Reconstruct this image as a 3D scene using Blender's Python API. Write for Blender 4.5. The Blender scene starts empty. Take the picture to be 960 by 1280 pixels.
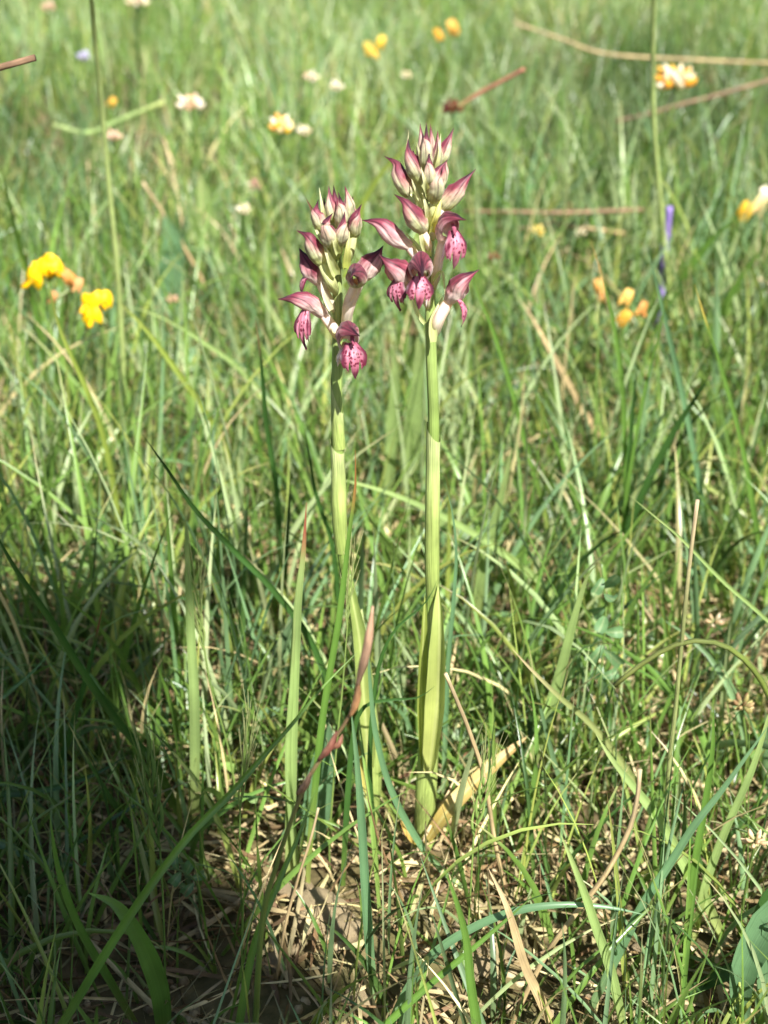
import bpy, math, random
import numpy as np
from mathutils import Vector, Matrix, noise

random.seed(7)
rng = np.random.default_rng(11)
sc = bpy.context.scene
C = sc.collection
R = math.radians
PI = math.pi

# ------------------------------------------------------------------ camera, world, sun, exposure
PITCH, VFOV = R(27.0), R(40.0)
FPX = 640.0 / math.tan(VFOV / 2)                 # focal length in photograph pixels (960 x 1280)
CAM = Vector((0.0, -0.3082, 0.2627))
cam_d = bpy.data.cameras.new('camera')
cam = bpy.data.objects.new('camera', cam_d)
C.objects.link(cam)
cam.location = CAM
cam.rotation_euler = (PI / 2 - PITCH, 0, 0)
cam_d.sensor_fit = 'VERTICAL'
cam_d.sensor_width = cam_d.sensor_height = 24.0
cam_d.lens = 12.0 / math.tan(VFOV / 2)
cam_d.clip_start, cam_d.clip_end = 0.01, 400.0
cam_d.dof.use_dof = True
cam_d.dof.focus_distance = 0.324
cam_d.dof.aperture_fstop = cam_d.lens / 2.8      # 2.8 mm wide iris
cam_d.dof.aperture_blades = 7
sc.camera = cam

SUN_EL, SUN_AZ = R(48), R(157)                   # azimuth clockwise from +Y: behind the camera, from the right
TO_SUN = Vector((math.sin(SUN_AZ) * math.cos(SUN_EL), math.cos(SUN_AZ) * math.cos(SUN_EL), math.sin(SUN_EL)))
w = bpy.data.worlds.new('World'); sc.world = w; w.use_nodes = True
nt = w.node_tree
sky = nt.nodes.new('ShaderNodeTexSky'); sky.sky_type = 'NISHITA'; sky.sun_disc = False
sky.sun_elevation, sky.sun_rotation = SUN_EL, SUN_AZ
bg = nt.nodes['Background']; bg.inputs['Strength'].default_value = 0.058
nt.links.new(sky.outputs[0], bg.inputs['Color'])
sd = bpy.data.lights.new('sun', 'SUN'); sd.energy = 5.0; sd.angle = R(0.53); sd.color = (1.0, 0.97, 0.92)
sun = bpy.data.objects.new('sun', sd); C.objects.link(sun)
sun.rotation_euler = (-TO_SUN).to_track_quat('-Z', 'Y').to_euler()
sun.location = (0.6, -0.6, 2)
sc.view_settings.view_transform = 'Standard'; sc.view_settings.look = 'None'
sc.view_settings.gamma = 1.0; sc.view_settings.exposure = 1.32
sc.render.engine = 'CYCLES'
sc.cycles.use_denoising = True
sc.cycles.max_bounces = 8; sc.cycles.diffuse_bounces = 4; sc.cycles.transmission_bounces = 4
sc.cycles.use_adaptive_sampling = True; sc.cycles.adaptive_threshold = 0.02
sc.cycles.sample_clamp_indirect = 6.0

# ------------------------------------------------------------------ helpers
RIGHT, UP, FWD = Vector((1, 0, 0)), Vector((0, math.sin(PITCH), math.cos(PITCH))), Vector((0, math.cos(PITCH), -math.sin(PITCH)))
def ray(x, y): return RIGHT * ((x - 480) / FPX) + UP * (-(y - 640) / FPX) + FWD
def at(x, y, Y=0.0):
    d = ray(x, y); return CAM + d * ((Y - CAM.y) / d.y)
def at_z(x, y, z):
    d = ray(x, y); return CAM + d * ((z - CAM.z) / d.z)
def mpp(p): return (Vector(p) - CAM).dot(FWD) / FPX        # metres in one photograph pixel at p
def hgt(x, y): return hraw(x, y) - H0
def hraw(x, y):
    n = np
    return 0.004 * n.sin(x * 31 + 1.3) * n.cos(y * 27 + .4) + 0.003 * n.sin(x * 67 - y * 51) + 0.006 * n.sin(x * 9.1 + y * 6.3 + 2) + 0.012 * n.sin(y * 3.1 + x * 1.7) * n.clip(y, 0, 1)
H0 = float(hraw(.008, .0))
def lin(c):
    return tuple(((v / 255) / 12.92 if v / 255 <= 0.04045 else ((v / 255 + 0.055) / 1.055) ** 2.4) for v in c)
def mixc(a, b, t):
    t = min(1, max(0, t)); return tuple(a[i] * (1 - t) + b[i] * t for i in range(3))
def ramp(stops, t):
    if t <= stops[0][0]: return stops[0][1]
    for (t0, c0), (t1, c1) in zip(stops, stops[1:]):
        if t <= t1: return mixc(c0, c1, (t - t0) / (t1 - t0))
    return stops[-1][1]
def spline(pts, n):
    pts = [Vector(p) for p in pts]
    if len(pts) == 2: return [pts[0].lerp(pts[1], i / n) for i in range(n + 1)]
    P = [pts[0] * 2 - pts[1]] + pts + [pts[-1] * 2 - pts[-2]]
    seg = [(pts[i + 1] - pts[i]).length for i in range(len(pts) - 1)]
    tot = sum(seg); out = []
    for k in range(n + 1):
        s = tot * k / n; i = 0
        while i < len(seg) - 1 and s > seg[i]: s -= seg[i]; i += 1
        t = min(1, s / max(seg[i], 1e-9)); p0, p1, p2, p3 = P[i:i + 4]
        out.append(0.5 * ((2 * p1) + (p2 - p0) * t + (2 * p0 - 5 * p1 + 4 * p2 - p3) * t * t + (3 * p1 - p0 - 3 * p2 + p3) * t ** 3))
    return out
def tangents(P):
    return [(P[min(i + 1, len(P) - 1)] - P[max(i - 1, 0)]).normalized() for i in range(len(P))]
def interp(t, xs, ys): return float(np.interp(t, xs, ys))

class MB:
    def __init__(s): s.v, s.f, s.c, s.l = [], [], [], []
    def add(s, v, f, c, l=None):
        o = len(s.v); s.v += [tuple(p) for p in v]; s.f += [tuple(i + o for i in q) for q in f]; s.c += c
        s.l += l if l else [(0, 0, 0)] * len(v)
    def build(s, name, mat, parent=None, origin=None):
        o0 = np.array(origin if origin is not None else (0, 0, 0), dtype=np.float32)
        me = bpy.data.meshes.new(name)
        v = np.array(s.v, dtype=np.float32) - o0
        me.from_pydata(v.tolist(), [], s.f)
        finish(me, np.array(s.c, np.float32), np.array(s.l, np.float32))
        me.materials.append(mat)
        o = bpy.data.objects.new(name, me); C.objects.link(o)
        if parent is not None: o.parent = parent
        elif origin is not None: o.location = origin
        return o
    def grid(s, P, nu, nv, cf, wrap=False):
        """P(i,j)->Vector for i in 0..nu, j in 0..nv"""
        v, c, l, f = [], [], [], []
        m = nv if wrap else nv + 1
        for i in range(nu + 1):
            for j in range(m):
                v.append(P(i, j)); c.append(tuple(cf(i / nu, j / nv)) + (1,)); l.append((j / nv, i / nu, 0))
        for i in range(nu):
            for j in range(nv):
                a, b = i * m + j, i * m + (j + 1) % m
                f.append((a, b, b + m, a + m))
        s.add(v, f, c, l)
def finish(me, col, luv):
    a = me.attributes.new('col', 'FLOAT_COLOR', 'POINT')
    if col.shape[1] == 3: col = np.concatenate([col, np.ones((len(col), 1), np.float32)], 1)
    a.data.foreach_set('color', np.ascontiguousarray(col, np.float32).ravel())
    b = me.attributes.new('luv', 'FLOAT_VECTOR', 'POINT')
    b.data.foreach_set('vector', np.ascontiguousarray(luv, np.float32).ravel())
    me.polygons.foreach_set('use_smooth', np.ones(len(me.polygons), bool))
    me.update()
def empty(name, loc):
    o = bpy.data.objects.new(name, None); C.objects.link(o); o.location = loc; o.empty_display_size = 0.01; return o
def tag(o, label, cat=None, group=None, kind=None):
    if label: o['label'] = label
    if cat: o['category'] = cat
    if group: o['group'] = group
    if kind: o['kind'] = kind
    return o

# ------------------------------------------------------------------ materials
def attr(n, name):
    a = n.nodes.new('ShaderNodeAttribute'); a.attribute_name = name; return a
def mixrgb(n, typ, fac, a, b):
    m = n.nodes.new('ShaderNodeMix'); m.data_type = 'RGBA'; m.blend_type = typ
    for sock, val in ((m.inputs['Factor'], fac), (m.inputs['A'], a), (m.inputs['B'], b)):
        if isinstance(val, bpy.types.NodeSocket): n.links.new(val, sock)
        else: sock.default_value = val if not isinstance(val, tuple) or len(val) == 4 else val + (1,)
    return m.outputs['Result']
def maprange(n, v, a, b, c, d):
    m = n.nodes.new('ShaderNodeMapRange'); n.links.new(v, m.inputs[0])
    for i, x in enumerate((a, b, c, d)): m.inputs[i + 1].default_value = x
    return m.outputs[0]
def tissue(name, rough=0.45, trans=0.3, spec=0.5, scale=(40, 3, 1), streak=0.25, blotch=0.25, bscale=160.0, bump=0.0, tcol=(1.25, 1.25, 0.7), sheen=0.0):
    """thin plant tissue: attribute colour x streaks along the organ x blotches, part translucent"""
    m = bpy.data.materials.new(name); m.use_nodes = True; n = m.node_tree
    pb = n.nodes['Principled BSDF']; out = n.nodes['Material Output']
    col = attr(n, 'col').outputs['Color']; uv = attr(n, 'luv').outputs['Vector']
    mp = n.nodes.new('ShaderNodeMapping'); mp.inputs['Scale'].default_value = scale; n.links.new(uv, mp.inputs['Vector'])
    ns = n.nodes.new('ShaderNodeTexNoise'); ns.inputs['Scale'].default_value = 1.0; ns.inputs['Detail'].default_value = 2.0
    n.links.new(mp.outputs[0], ns.inputs['Vector'])
    geo = n.nodes.new('ShaderNodeNewGeometry')
    nb = n.nodes.new('ShaderNodeTexNoise'); nb.inputs['Scale'].default_value = bscale; nb.inputs['Detail'].default_value = 3.0
    n.links.new(geo.outputs['Position'], nb.inputs['Vector'])
    s1 = maprange(n, ns.outputs['Fac'], 0.3, 0.7, 1 - streak, 1 + streak)
    s2 = maprange(n, nb.outputs['Fac'], 0.3, 0.7, 1 - blotch, 1 + blotch)
    mu = n.nodes.new('ShaderNodeMath'); mu.operation = 'MULTIPLY'; n.links.new(s1, mu.inputs[0]); n.links.new(s2, mu.inputs[1])
    c2 = mixrgb(n, 'MULTIPLY', 1.0, col, mu.outputs[0])
    n.links.new(c2, pb.inputs['Base Color'])
    pb.inputs['Roughness'].default_value = rough; pb.inputs['Specular IOR Level'].default_value = spec
    if sheen: pb.inputs['Sheen Weight'].default_value = sheen
    if bump:
        bp = n.nodes.new('ShaderNodeBump'); bp.inputs['Strength'].default_value = bump; bp.inputs['Distance'].default_value = 0.0004
        n.links.new(ns.outputs['Fac'], bp.inputs['Height']); n.links.new(bp.outputs[0], pb.inputs['Normal'])
    if trans > 0:
        tr = n.nodes.new('ShaderNodeBsdfTranslucent')
        n.links.new(mixrgb(n, 'MULTIPLY', 1.0, c2, tcol), tr.inputs['Color'])
        mx = n.nodes.new('ShaderNodeMixShader'); mx.inputs[0].default_value = trans
        n.links.new(pb.outputs[0], mx.inputs[1]); n.links.new(tr.outputs[0], mx.inputs[2]); n.links.new(mx.outputs[0], out.inputs['Surface'])
    return m
M_GRASS = tissue('grass_blade', 0.33, 0.34, 0.6, (9, 1.5, 1), 0.18, 0.2, 60.0)
M_STEM = tissue('orchid_stem', 0.45, 0.12, 0.4, (34, 3, 1), 0.24, 0.26, 110.0, bump=0.8)
M_HOOD = tissue('orchid_hood', 0.5, 0.28, 0.35, (30, 2, 1), 0.22, 0.14, 900.0, bump=0.25, tcol=(1.2, 0.95, 0.9), sheen=0.1)
M_BRACT = tissue('orchid_bract', 0.5, 0.4, 0.35, (16, 2, 1), 0.12, 0.1, 400.0)
M_DRY = tissue('dry_straw', 0.6, 0.15, 0.3, (7, 4, 1), 0.25, 0.35, 120.0, tcol=(1.1, 1.0, 0.8))
M_PETAL = tissue('flower_petal', 0.5, 0.35, 0.3, (14, 1.5, 1), 0.12, 0.12, 300.0, tcol=(1.1, 1.0, 0.7))
M_BARK = tissue('twig_bark', 0.8, 0.0, 0.2, (10, 30, 1), 0.3, 0.35, 150.0, bump=0.5)
M_BROAD = tissue('broad_leaf', 0.45, 0.3, 0.5, (22, 1.2, 1), 0.14, 0.16, 120.0, bump=0.3)

def lip_material():
    m = bpy.data.materials.new('orchid_lip'); m.use_nodes = True; n = m.node_tree
    pb = n.nodes['Principled BSDF']; out = n.nodes['Material Output']
    col = attr(n, 'col'); uv = attr(n, 'luv').outputs['Vector']
    mp = n.nodes.new('ShaderNodeMapping'); mp.inputs['Scale'].default_value = (7, 9.5, 1); n.links.new(uv, mp.inputs['Vector'])
    vo = n.nodes.new('ShaderNodeTexVoronoi'); vo.inputs['Scale'].default_value = 1.0; vo.inputs['Randomness'].default_value = 0.75
    nd = n.nodes.new('ShaderNodeTexNoise'); nd.inputs['Scale'].default_value = 1.6; n.links.new(mp.outputs[0], nd.inputs['Vector'])
    n.links.new(mixrgb(n, 'LINEAR_LIGHT', .35, mp.outputs[0], nd.outputs['Color']), vo.inputs['Vector'])
    spot = maprange(n, vo.outputs['Distance'], 0.32, 0.48, 1.0, 0.0)
    mu = n.nodes.new('ShaderNodeMath'); mu.operation = 'MULTIPLY'; n.links.new(spot, mu.inputs[0]); n.links.new(col.outputs['Alpha'], mu.inputs[1])
    c = mixrgb(n, 'MIX', mu.outputs[0], col.outputs['Color'], lin((96, 8, 40)))
    n.links.new(c, pb.inputs['Base Color']); pb.inputs['Roughness'].default_value = 0.5; pb.inputs['Sheen Weight'].default_value = 0.15
    tr = n.nodes.new('ShaderNodeBsdfTranslucent'); n.links.new(c, tr.inputs['Color'])
    mx = n.nodes.new('ShaderNodeMixShader'); mx.inputs[0].default_value = 0.25
    n.links.new(pb.outputs[0], mx.inputs[1]); n.links.new(tr.outputs[0], mx.inputs[2]); n.links.new(mx.outputs[0], out.inputs['Surface'])
    return m
M_LIP = lip_material()

def soil_material():
    m = bpy.data.materials.new('soil'); m.use_nodes = True; n = m.node_tree; pb = n.nodes['Principled BSDF']
    tc = n.nodes.new('ShaderNodeTexCoord')
    def nz(scale, det):
        t = n.nodes.new('ShaderNodeTexNoise'); t.inputs['Scale'].default_value = scale; t.inputs['Detail'].default_value = det
        n.links.new(tc.outputs['Object'], t.inputs['Vector']); return t.outputs['Fac']
    a, b, big = nz(140, 6), nz(22, 5), nz(1.3, 3)
    c = mixrgb(n, 'MIX', maprange(n, a, .35, .7, 0, 1), lin((62, 50, 36)), lin((132, 113, 84)))
    c = mixrgb(n, 'MIX', maprange(n, b, .5, .75, 0, .7), c, lin((92, 82, 48)))
    c = mixrgb(n, 'MIX', maprange(n, big, .4, .6, 0.0, .35), c, lin((86, 96, 44)))
    n.links.new(c, pb.inputs['Base Color']); pb.inputs['Roughness'].default_value = 0.9; pb.inputs['Specular IOR Level'].default_value = 0.2
    bp = n.nodes.new('ShaderNodeBump'); bp.inputs['Strength'].default_value = 0.9; bp.inputs['Distance'].default_value = 0.003
    n.links.new(a, bp.inputs['Height']); n.links.new(bp.outputs[0], pb.inputs['Normal'])
    return m
def stone_material():
    m = bpy.data.materials.new('limestone_crumb'); m.use_nodes = True; n = m.node_tree; pb = n.nodes['Principled BSDF']
    tc = n.nodes.new('ShaderNodeTexCoord'); oi = n.nodes.new('ShaderNodeObjectInfo')
    def nz(scale, det):
        t = n.nodes.new('ShaderNodeTexNoise'); t.inputs['Scale'].default_value = scale; t.inputs['Detail'].default_value = det
        n.links.new(tc.outputs['Object'], t.inputs['Vector']); return t.outputs['Fac']
    a, b = nz(260, 6), nz(900, 4)
    c = mixrgb(n, 'MIX', maprange(n, a, .35, .65, 0, 1), lin((126, 107, 78)), lin((184, 168, 132)))
    c = mixrgb(n, 'MIX', maprange(n, oi.outputs['Random'], 0, 1, 0, .35), c, lin((132, 112, 92)))
    n.links.new(c, pb.inputs['Base Color']); pb.inputs['Roughness'].default_value = 0.85; pb.inputs['Specular IOR Level'].default_value = 0.25
    bp = n.nodes.new('ShaderNodeBump'); bp.inputs['Strength'].default_value = 0.7; bp.inputs['Distance'].default_value = 0.0008
    n.links.new(b, bp.inputs['Height']); n.links.new(bp.outputs[0], pb.inputs['Normal'])
    return m
M_SOIL, M_STONE = soil_material(), stone_material()

# ------------------------------------------------------------------ the ground: one sheet to the horizon
def ground():
    xs = np.concatenate([-np.geomspace(150, 1.25, 22), np.linspace(-1.2, 1.2, 150), np.geomspace(1.25, 150, 22)])
    ys = np.concatenate([-np.geomspace(120, .75, 20), np.linspace(-.7, 2.4, 200), np.geomspace(2.45, 300, 34)])
    X, Y = np.meshgrid(xs, ys)
    fall = 1 / (1 + (np.hypot(X, Y - .8) / 4) ** 2)
    Z = hgt(X, Y) * np.where(fall > .5, 1, fall * 2)
    Z += 0.0012 * np.sin(X * 410 + 3 * np.sin(Y * 190)) * np.cos(Y * 370 + 2 * np.sin(X * 230)) * (np.hypot(X, Y) < 1)
    v = np.stack([X, Y, Z], -1).reshape(-1, 3); nx, ny = len(xs), len(ys)
    idx = np.arange(nx * ny).reshape(ny, nx)
    f = np.stack([idx[:-1, :-1], idx[:-1, 1:], idx[1:, 1:], idx[1:, :-1]], -1).reshape(-1, 4)
    me = bpy.data.meshes.new('ground'); me.from_pydata(v.tolist(), [], f.tolist())
    finish(me, np.ones((len(v), 3)), v); me.materials.append(M_SOIL)
    o = bpy.data.objects.new('ground', me); C.objects.link(o); o['kind'] = 'structure'
    tag(o, 'brown crumbly soil of the meadow between grass roots')
ground()

# ------------------------------------------------------------------ grass (uncountable): vectorised blades
G = {k: np.array(lin(v)) for k, v in dict(green=(110, 138, 65), mid=(97, 127, 58), blue=(111, 140, 97), yellow=(145, 156, 79), dark=(63, 92, 45),
     pale=(155, 171, 122), straw=(196, 180, 134), brown=(132, 109, 76), red=(126, 99, 72)).items()}
# zones in the photograph kept free of the scattered blades that stand in front of the orchids
def project(v):
    d = v - np.array(CAM); z = d @ np.array(FWD)
    return 480 + FPX * (d @ np.array(RIGHT)) / z, 640 - FPX * (d @ np.array(UP)) / z, z
def blades(name, label, base, L, W, a0, kap, az, cols, tipc, S=6, fold=0.25, tw=1.0, guard=True, mat=None, taper=2.2, category='grass', flat=False):
    n = len(base); s = np.linspace(0, 1, S + 1)
    tilt = a0[:, None] + kap[:, None] * s[None] ** 1.4
    azz = az[:, None] + (rng.normal(0, .25, n))[:, None] * s[None]
    d = np.stack([np.sin(tilt) * np.cos(azz), np.sin(tilt) * np.sin(azz), np.cos(tilt)], -1)
    step = (L / S)[:, None, None] * d
    P = base[:, None, :] + np.concatenate([np.zeros((n, 1, 3)), np.cumsum((step[:, 1:] + step[:, :-1]) / 2, 1)], 1)
    if flat: P[..., 2] = np.maximum(P[..., 2], hgt(P[..., 0], P[..., 1]) + .0008)
    if guard:
        px, py, z = project(P)
        front = (P[..., 1] < 0.004)
        ax = np.interp(py, [150, 700, 1060], [500, 500, 505])
        lo = np.where(rng.uniform(0, 1, n) < .3, 800, 955)[:, None]; bad = (front & (np.abs(px - 490) < 115) & (py < lo)).any(1) | (front & (py < 740)).any(1) | (z < 0.135).any(1)
        bad |= ((P[..., 1] < 0.03) & (py < 560)).any(1)
        bad |= ((P[..., 1] < -.05) & (px > 95) & (px < 275) & (py > 1095) & (py < 1245)).any(1)
        st = ((px > 345) & (px < 455) & (py > 1095) & (py < 1225)) | ((px > 560) & (px < 760) & (py > 1170) & (py < 1255))
        bad |= (front & st).any(1) & (rng.uniform(0, 1, n) < .55) & (not flat)
        k = ~bad; P, d, W, cols, tipc, n = P[k], d[k], W[k], cols[k], tipc[k], int(k.sum())
    ph = rng.uniform(-PI, PI, n)[:, None] + rng.normal(0, tw, n)[:, None] * s[None]
    side0 = np.cross(d, np.array([0., 0, 1.])); side0 += 1e-4
    side0 /= np.linalg.norm(side0, axis=-1, keepdims=True)
    nrm0 = np.cross(side0, d)
    side = side0 * np.cos(ph)[..., None] + nrm0 * np.sin(ph)[..., None]
    nrm = np.cross(side, d)
    prof = (0.55 + 0.45 * np.minimum(1, s * 4)) * (1 - s ** taper); prof[-1] = 0.02
    hw = (W[:, None] / 2 * prof[None])[..., None]
    V = np.stack([P - side * hw, P + nrm * hw * fold * 2, P + side * hw], 2)           # n, S+1, 3, 3
    t = s[None, :, None]
    basec = cols * 0.8 + G['yellow'] * 0.2
    cc = cols[:, None, :] * np.ones_like(t)
    cc = cc * np.minimum(1, t * 3) + basec[:, None, :] * (1 - np.minimum(1, t * 3))
    tt = np.clip((t - .8) / .2, 0, 1); cc = cc * (1 - tt) + tipc[:, None, :] * tt
    CC = np.repeat(cc[:, :, None, :], 3, 2)
    LL = np.zeros((n, S + 1, 3, 3)); LL[..., 0] = np.array([0, .5, 1.])[None, None] + rng.uniform(0, 50, n)[:, None, None]; LL[..., 1] = s[None, :, None] * 3
    vi = np.arange(n * (S + 1) * 3).reshape(n, S + 1, 3)
    f = np.stack([vi[:, :-1, :-1], vi[:, :-1, 1:], vi[:, 1:, 1:], vi[:, 1:, :-1]], -1).reshape(-1, 4)
    v = V.reshape(-1, 3)
    me = bpy.data.meshes.new(name)
    me.vertices.add(len(v)); me.vertices.foreach_set('co', v.astype(np.float32).ravel())
    me.loops.add(f.size); me.loops.foreach_set('vertex_index', f.astype(np.int32).ravel())
    me.polygons.add(len(f)); me.polygons.foreach_set('loop_start', np.arange(0, f.size, 4, dtype=np.int32))
    me.update(calc_edges=True)
    finish(me, CC.reshape(-1, 3), LL.reshape(-1, 3)); me.materials.append(mat or M_GRASS)
    o = bpy.data.objects.new(name, me); C.objects.link(o)
    tag(o, label, category, kind='stuff'); return o
def field(n, y0, y1, half=0.48, pad=.08, xr=None):
    n = int(n * (1.2 if half == .48 else 1))
    """points spread evenly over the strip y0..y1 that the camera (and one a step aside) sees"""
    u = rng.uniform(0, 1, n * 3); yy = y0 + (y1 - y0) * u; wd = half * (yy + .31) + pad
    keep = rng.uniform(0, 1, n * 3) < wd / (half * (y1 + .31) + pad)
    yy, wd = yy[keep][:n], wd[keep][:n]
    xx = rng.uniform(-1, 1, len(yy)) * wd
    return np.stack([xx, yy, hgt(xx, yy) - .001], -1)
def clumped(x, y, f=1.0):
    return (np.sin(x * 23 * f + 2 * np.sin(y * 11 * f)) * np.cos(y * 19 * f - 1.5 * np.sin(x * 13 * f)) + .6 * np.sin(x * 57 * f + y * 41 * f)) / 1.6
def palette(n, w):
    ks = list(w); p = np.array([w[k] for k in ks], float); p /= p.sum()
    idx = rng.choice(len(ks), n, p=p); c = np.stack([G[k] for k in ks])[idx]
    return c * rng.uniform(.75, 1.25, (n, 1)) * rng.uniform(.94, 1.06, (n, 3))
def tips(cols, p, kinds=('straw', 'brown')):
    n = len(cols); t = cols * 1.05; m = rng.uniform(0, 1, n) < p
    t[m] = np.stack([G[k] for k in kinds])[rng.integers(0, len(kinds), int(m.sum()))]; return t
def dark_patch(b):      # tints the grass darker: upper right and far left of the view
    x, y = b[:, 0], b[:, 1]
    return np.maximum(np.exp(-(((x - .24) / .18) ** 2 + ((y - .98) / .36) ** 2)), np.exp(-(((x + .28) / .08) ** 2 + ((y - .72) / .22) ** 2)))

def tufted(n, per, y0, y1, spread):
    c = field(n // per, y0, y1); i = rng.integers(0, len(c), n); o = rng.normal(0, 1, (n, 2)) * spread * rng.uniform(.5, 1.5, len(c))[i][:, None]
    b = np.stack([c[i, 0] + o[:, 0], c[i, 1] + o[:, 1], np.zeros(n)], -1); b[:, 2] = hgt(b[:, 0], b[:, 1]) - .001
    return b, np.arctan2(o[:, 1], o[:, 0]) + rng.normal(0, .5, n), rng.uniform(.7, 1.3, len(c))[i], i
# far meadow: tufts first, then loose blades between them
b, taz, tl, ti = tufted(21000, 22, .5, 3.4, .014); n = len(b); tk = np.array(['green', 'blue', 'pale', 'green', 'mid', 'pale'])
c = np.stack([G[k_] for k_ in tk])[(ti * 7) % 6] * rng.uniform(.85, 1.35, (n, 1)); dp = dark_patch(b)[:, None]; c = c * (1 - dp * .85) + G['dark'] * .75 * dp * .85
blades('tussock_grass', 'soft tussocks of taller grass scattered over the far meadow', b, rng.uniform(.04, .105, n) * tl, rng.uniform(.0014, .0034, n),
       np.abs(rng.normal(.18, .12, n)), np.abs(rng.normal(.5, .35, n)), taz, c, tips(c, .12), S=5)
b = field(47000, .55, 3.4); n = len(b)
k = rng.uniform(0, 1, n) < np.clip(.75 + .5 * clumped(b[:, 0], b[:, 1], .5), .25, 1); b = b[k]; n = len(b)
c = 1.12 * palette(n, dict(green=4, mid=3, blue=2.4, yellow=3, pale=3.4, straw=.8, dark=.7)); dp = dark_patch(b)[:, None]; c = c * (1 - dp * .85) + G['dark'] * .75 * dp * .85
blades('meadow_grass', 'soft blurred meadow grass filling the upper part of the picture', b, rng.uniform(.03, .10, n), rng.uniform(.0012, .0032, n),
       np.abs(rng.normal(.2, .18, n)), rng.normal(.55, .4, n), rng.uniform(-PI, PI, n), c, tips(c, .15), S=4)
# far beyond
b = field(9000, 3.3, 9.0, half=.55); n = len(b); c = palette(n, dict(green=4, mid=3, blue=2, yellow=2, pale=2))
blades('distant_grass', 'far meadow grass beyond the top edge of the picture', b, rng.uniform(.08, .2, n), rng.uniform(.006, .014, n),
       np.abs(rng.normal(.2, .18, n)), rng.normal(.5, .4, n), rng.uniform(-PI, PI, n), c, tips(c, .1), S=3, guard=False)
# the meadow goes on to both sides of the view
yy = rng.uniform(-.5, 3.4, 30000); xx = rng.uniform(-1, 1, 30000) * (1.1 * (yy + .8)); k = np.abs(xx) > .46 * np.maximum(yy + .31, 0) + .06; b = np.stack([xx[k], yy[k], hgt(xx[k], yy[k]) - .001], -1)[:12000]
b = b[np.hypot(b[:, 0] - CAM.x, b[:, 1] - CAM.y) > .22]; n = len(b); c = palette(n, dict(green=4, mid=3, blue=2, yellow=2, pale=2))
blades('side_grass', 'meadow grass going on at both sides beyond the picture', b, rng.uniform(.04, .12, n), rng.uniform(.003, .007, n),
       np.abs(rng.normal(.25, .18, n)), rng.normal(.5, .4, n), rng.uniform(-PI, PI, n), c, tips(c, .1), S=3)
# middle turf, tall blades
b = field(7600, .035, .62); n = len(b)
k = rng.uniform(0, 1, n) < np.clip(.62 + .55 * clumped(b[:, 0], b[:, 1]), .12, 1); b = b[k]; n = len(b)
c = palette(n, dict(green=4, mid=3, blue=3.5, yellow=2, pale=2.4, straw=.5, dark=1.2)); dp = dark_patch(b)[:, None]; c = c * (1 - dp * .85) + G['dark'] * .75 * dp * .85
hl = rng.uniform(.035, .10, n) * (1 + .25 * rng.uniform(0, 1, n) ** 4)
blades('turf_grass', 'fine green turf blades crowding behind the two orchids', b, hl, rng.uniform(.0011, .0028, n),
       np.abs(rng.normal(.22, .2, n)), rng.normal(.5, .45, n), rng.uniform(-PI, PI, n), c, tips(c, .3), S=7)
# long light blades standing over the turf
b, taz, tl, ti = tufted(800, 5, .05, .62, .006); n = len(b); c = np.stack([G[k_] for k_ in tk])[(ti * 5) % 6] * rng.uniform(.9, 1.3, (n, 1))
blades('tall_grass', 'long light grass blades standing above the turf behind the orchids', b, rng.uniform(.05, .105, n) * tl, rng.uniform(.0015, .003, n),
       np.abs(rng.normal(.16, .12, n)), np.abs(rng.normal(.35, .3, n)), taz, c, tips(c, .3), S=8)
# middle turf, short fine undergrowth
b = field(26000, .03, .75); n = len(b)
c = palette(n, dict(green=4, mid=4, blue=2, yellow=2, dark=2.5, straw=1.6, pale=1, brown=.3))
blades('short_grass', 'short fine curled grass at the foot of the turf', b, rng.uniform(.012, .045, n), rng.uniform(.0007, .002, n),
       np.abs(rng.normal(.5, .35, n)), rng.normal(.8, .6, n), rng.uniform(-PI, PI, n), c, tips(c, .3), S=4)
# near grass around and before the orchids, thinner over the bare patch at the bottom
b = field(4300, -.16, .045, half=.5, pad=.05); n = len(b)
dens = np.where(b[:, 0] < -.03, .75, np.where(b[:, 0] > .035, .85, .44)); dens = np.where(b[:, 1] > .02, np.maximum(dens, .6), dens)
k = rng.uniform(0, 1, n) < dens * np.clip(.75 + .6 * clumped(b[:, 0], b[:, 1], 1.6), .1, 1); b = b[k]; n = len(b)
c = palette(n, dict(green=5, mid=4, blue=3, yellow=2, dark=1.5, straw=.7, pale=1.4))
blades('near_grass', 'thin green grass growing around the orchid stems and the bare patch', b, rng.uniform(.02, .075, n), rng.uniform(.0007, .0021, n),
       np.abs(rng.normal(.3, .25, n)), rng.normal(.5, .5, n), rng.uniform(-PI, PI, n), c, tips(c, .35), S=8)
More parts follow.
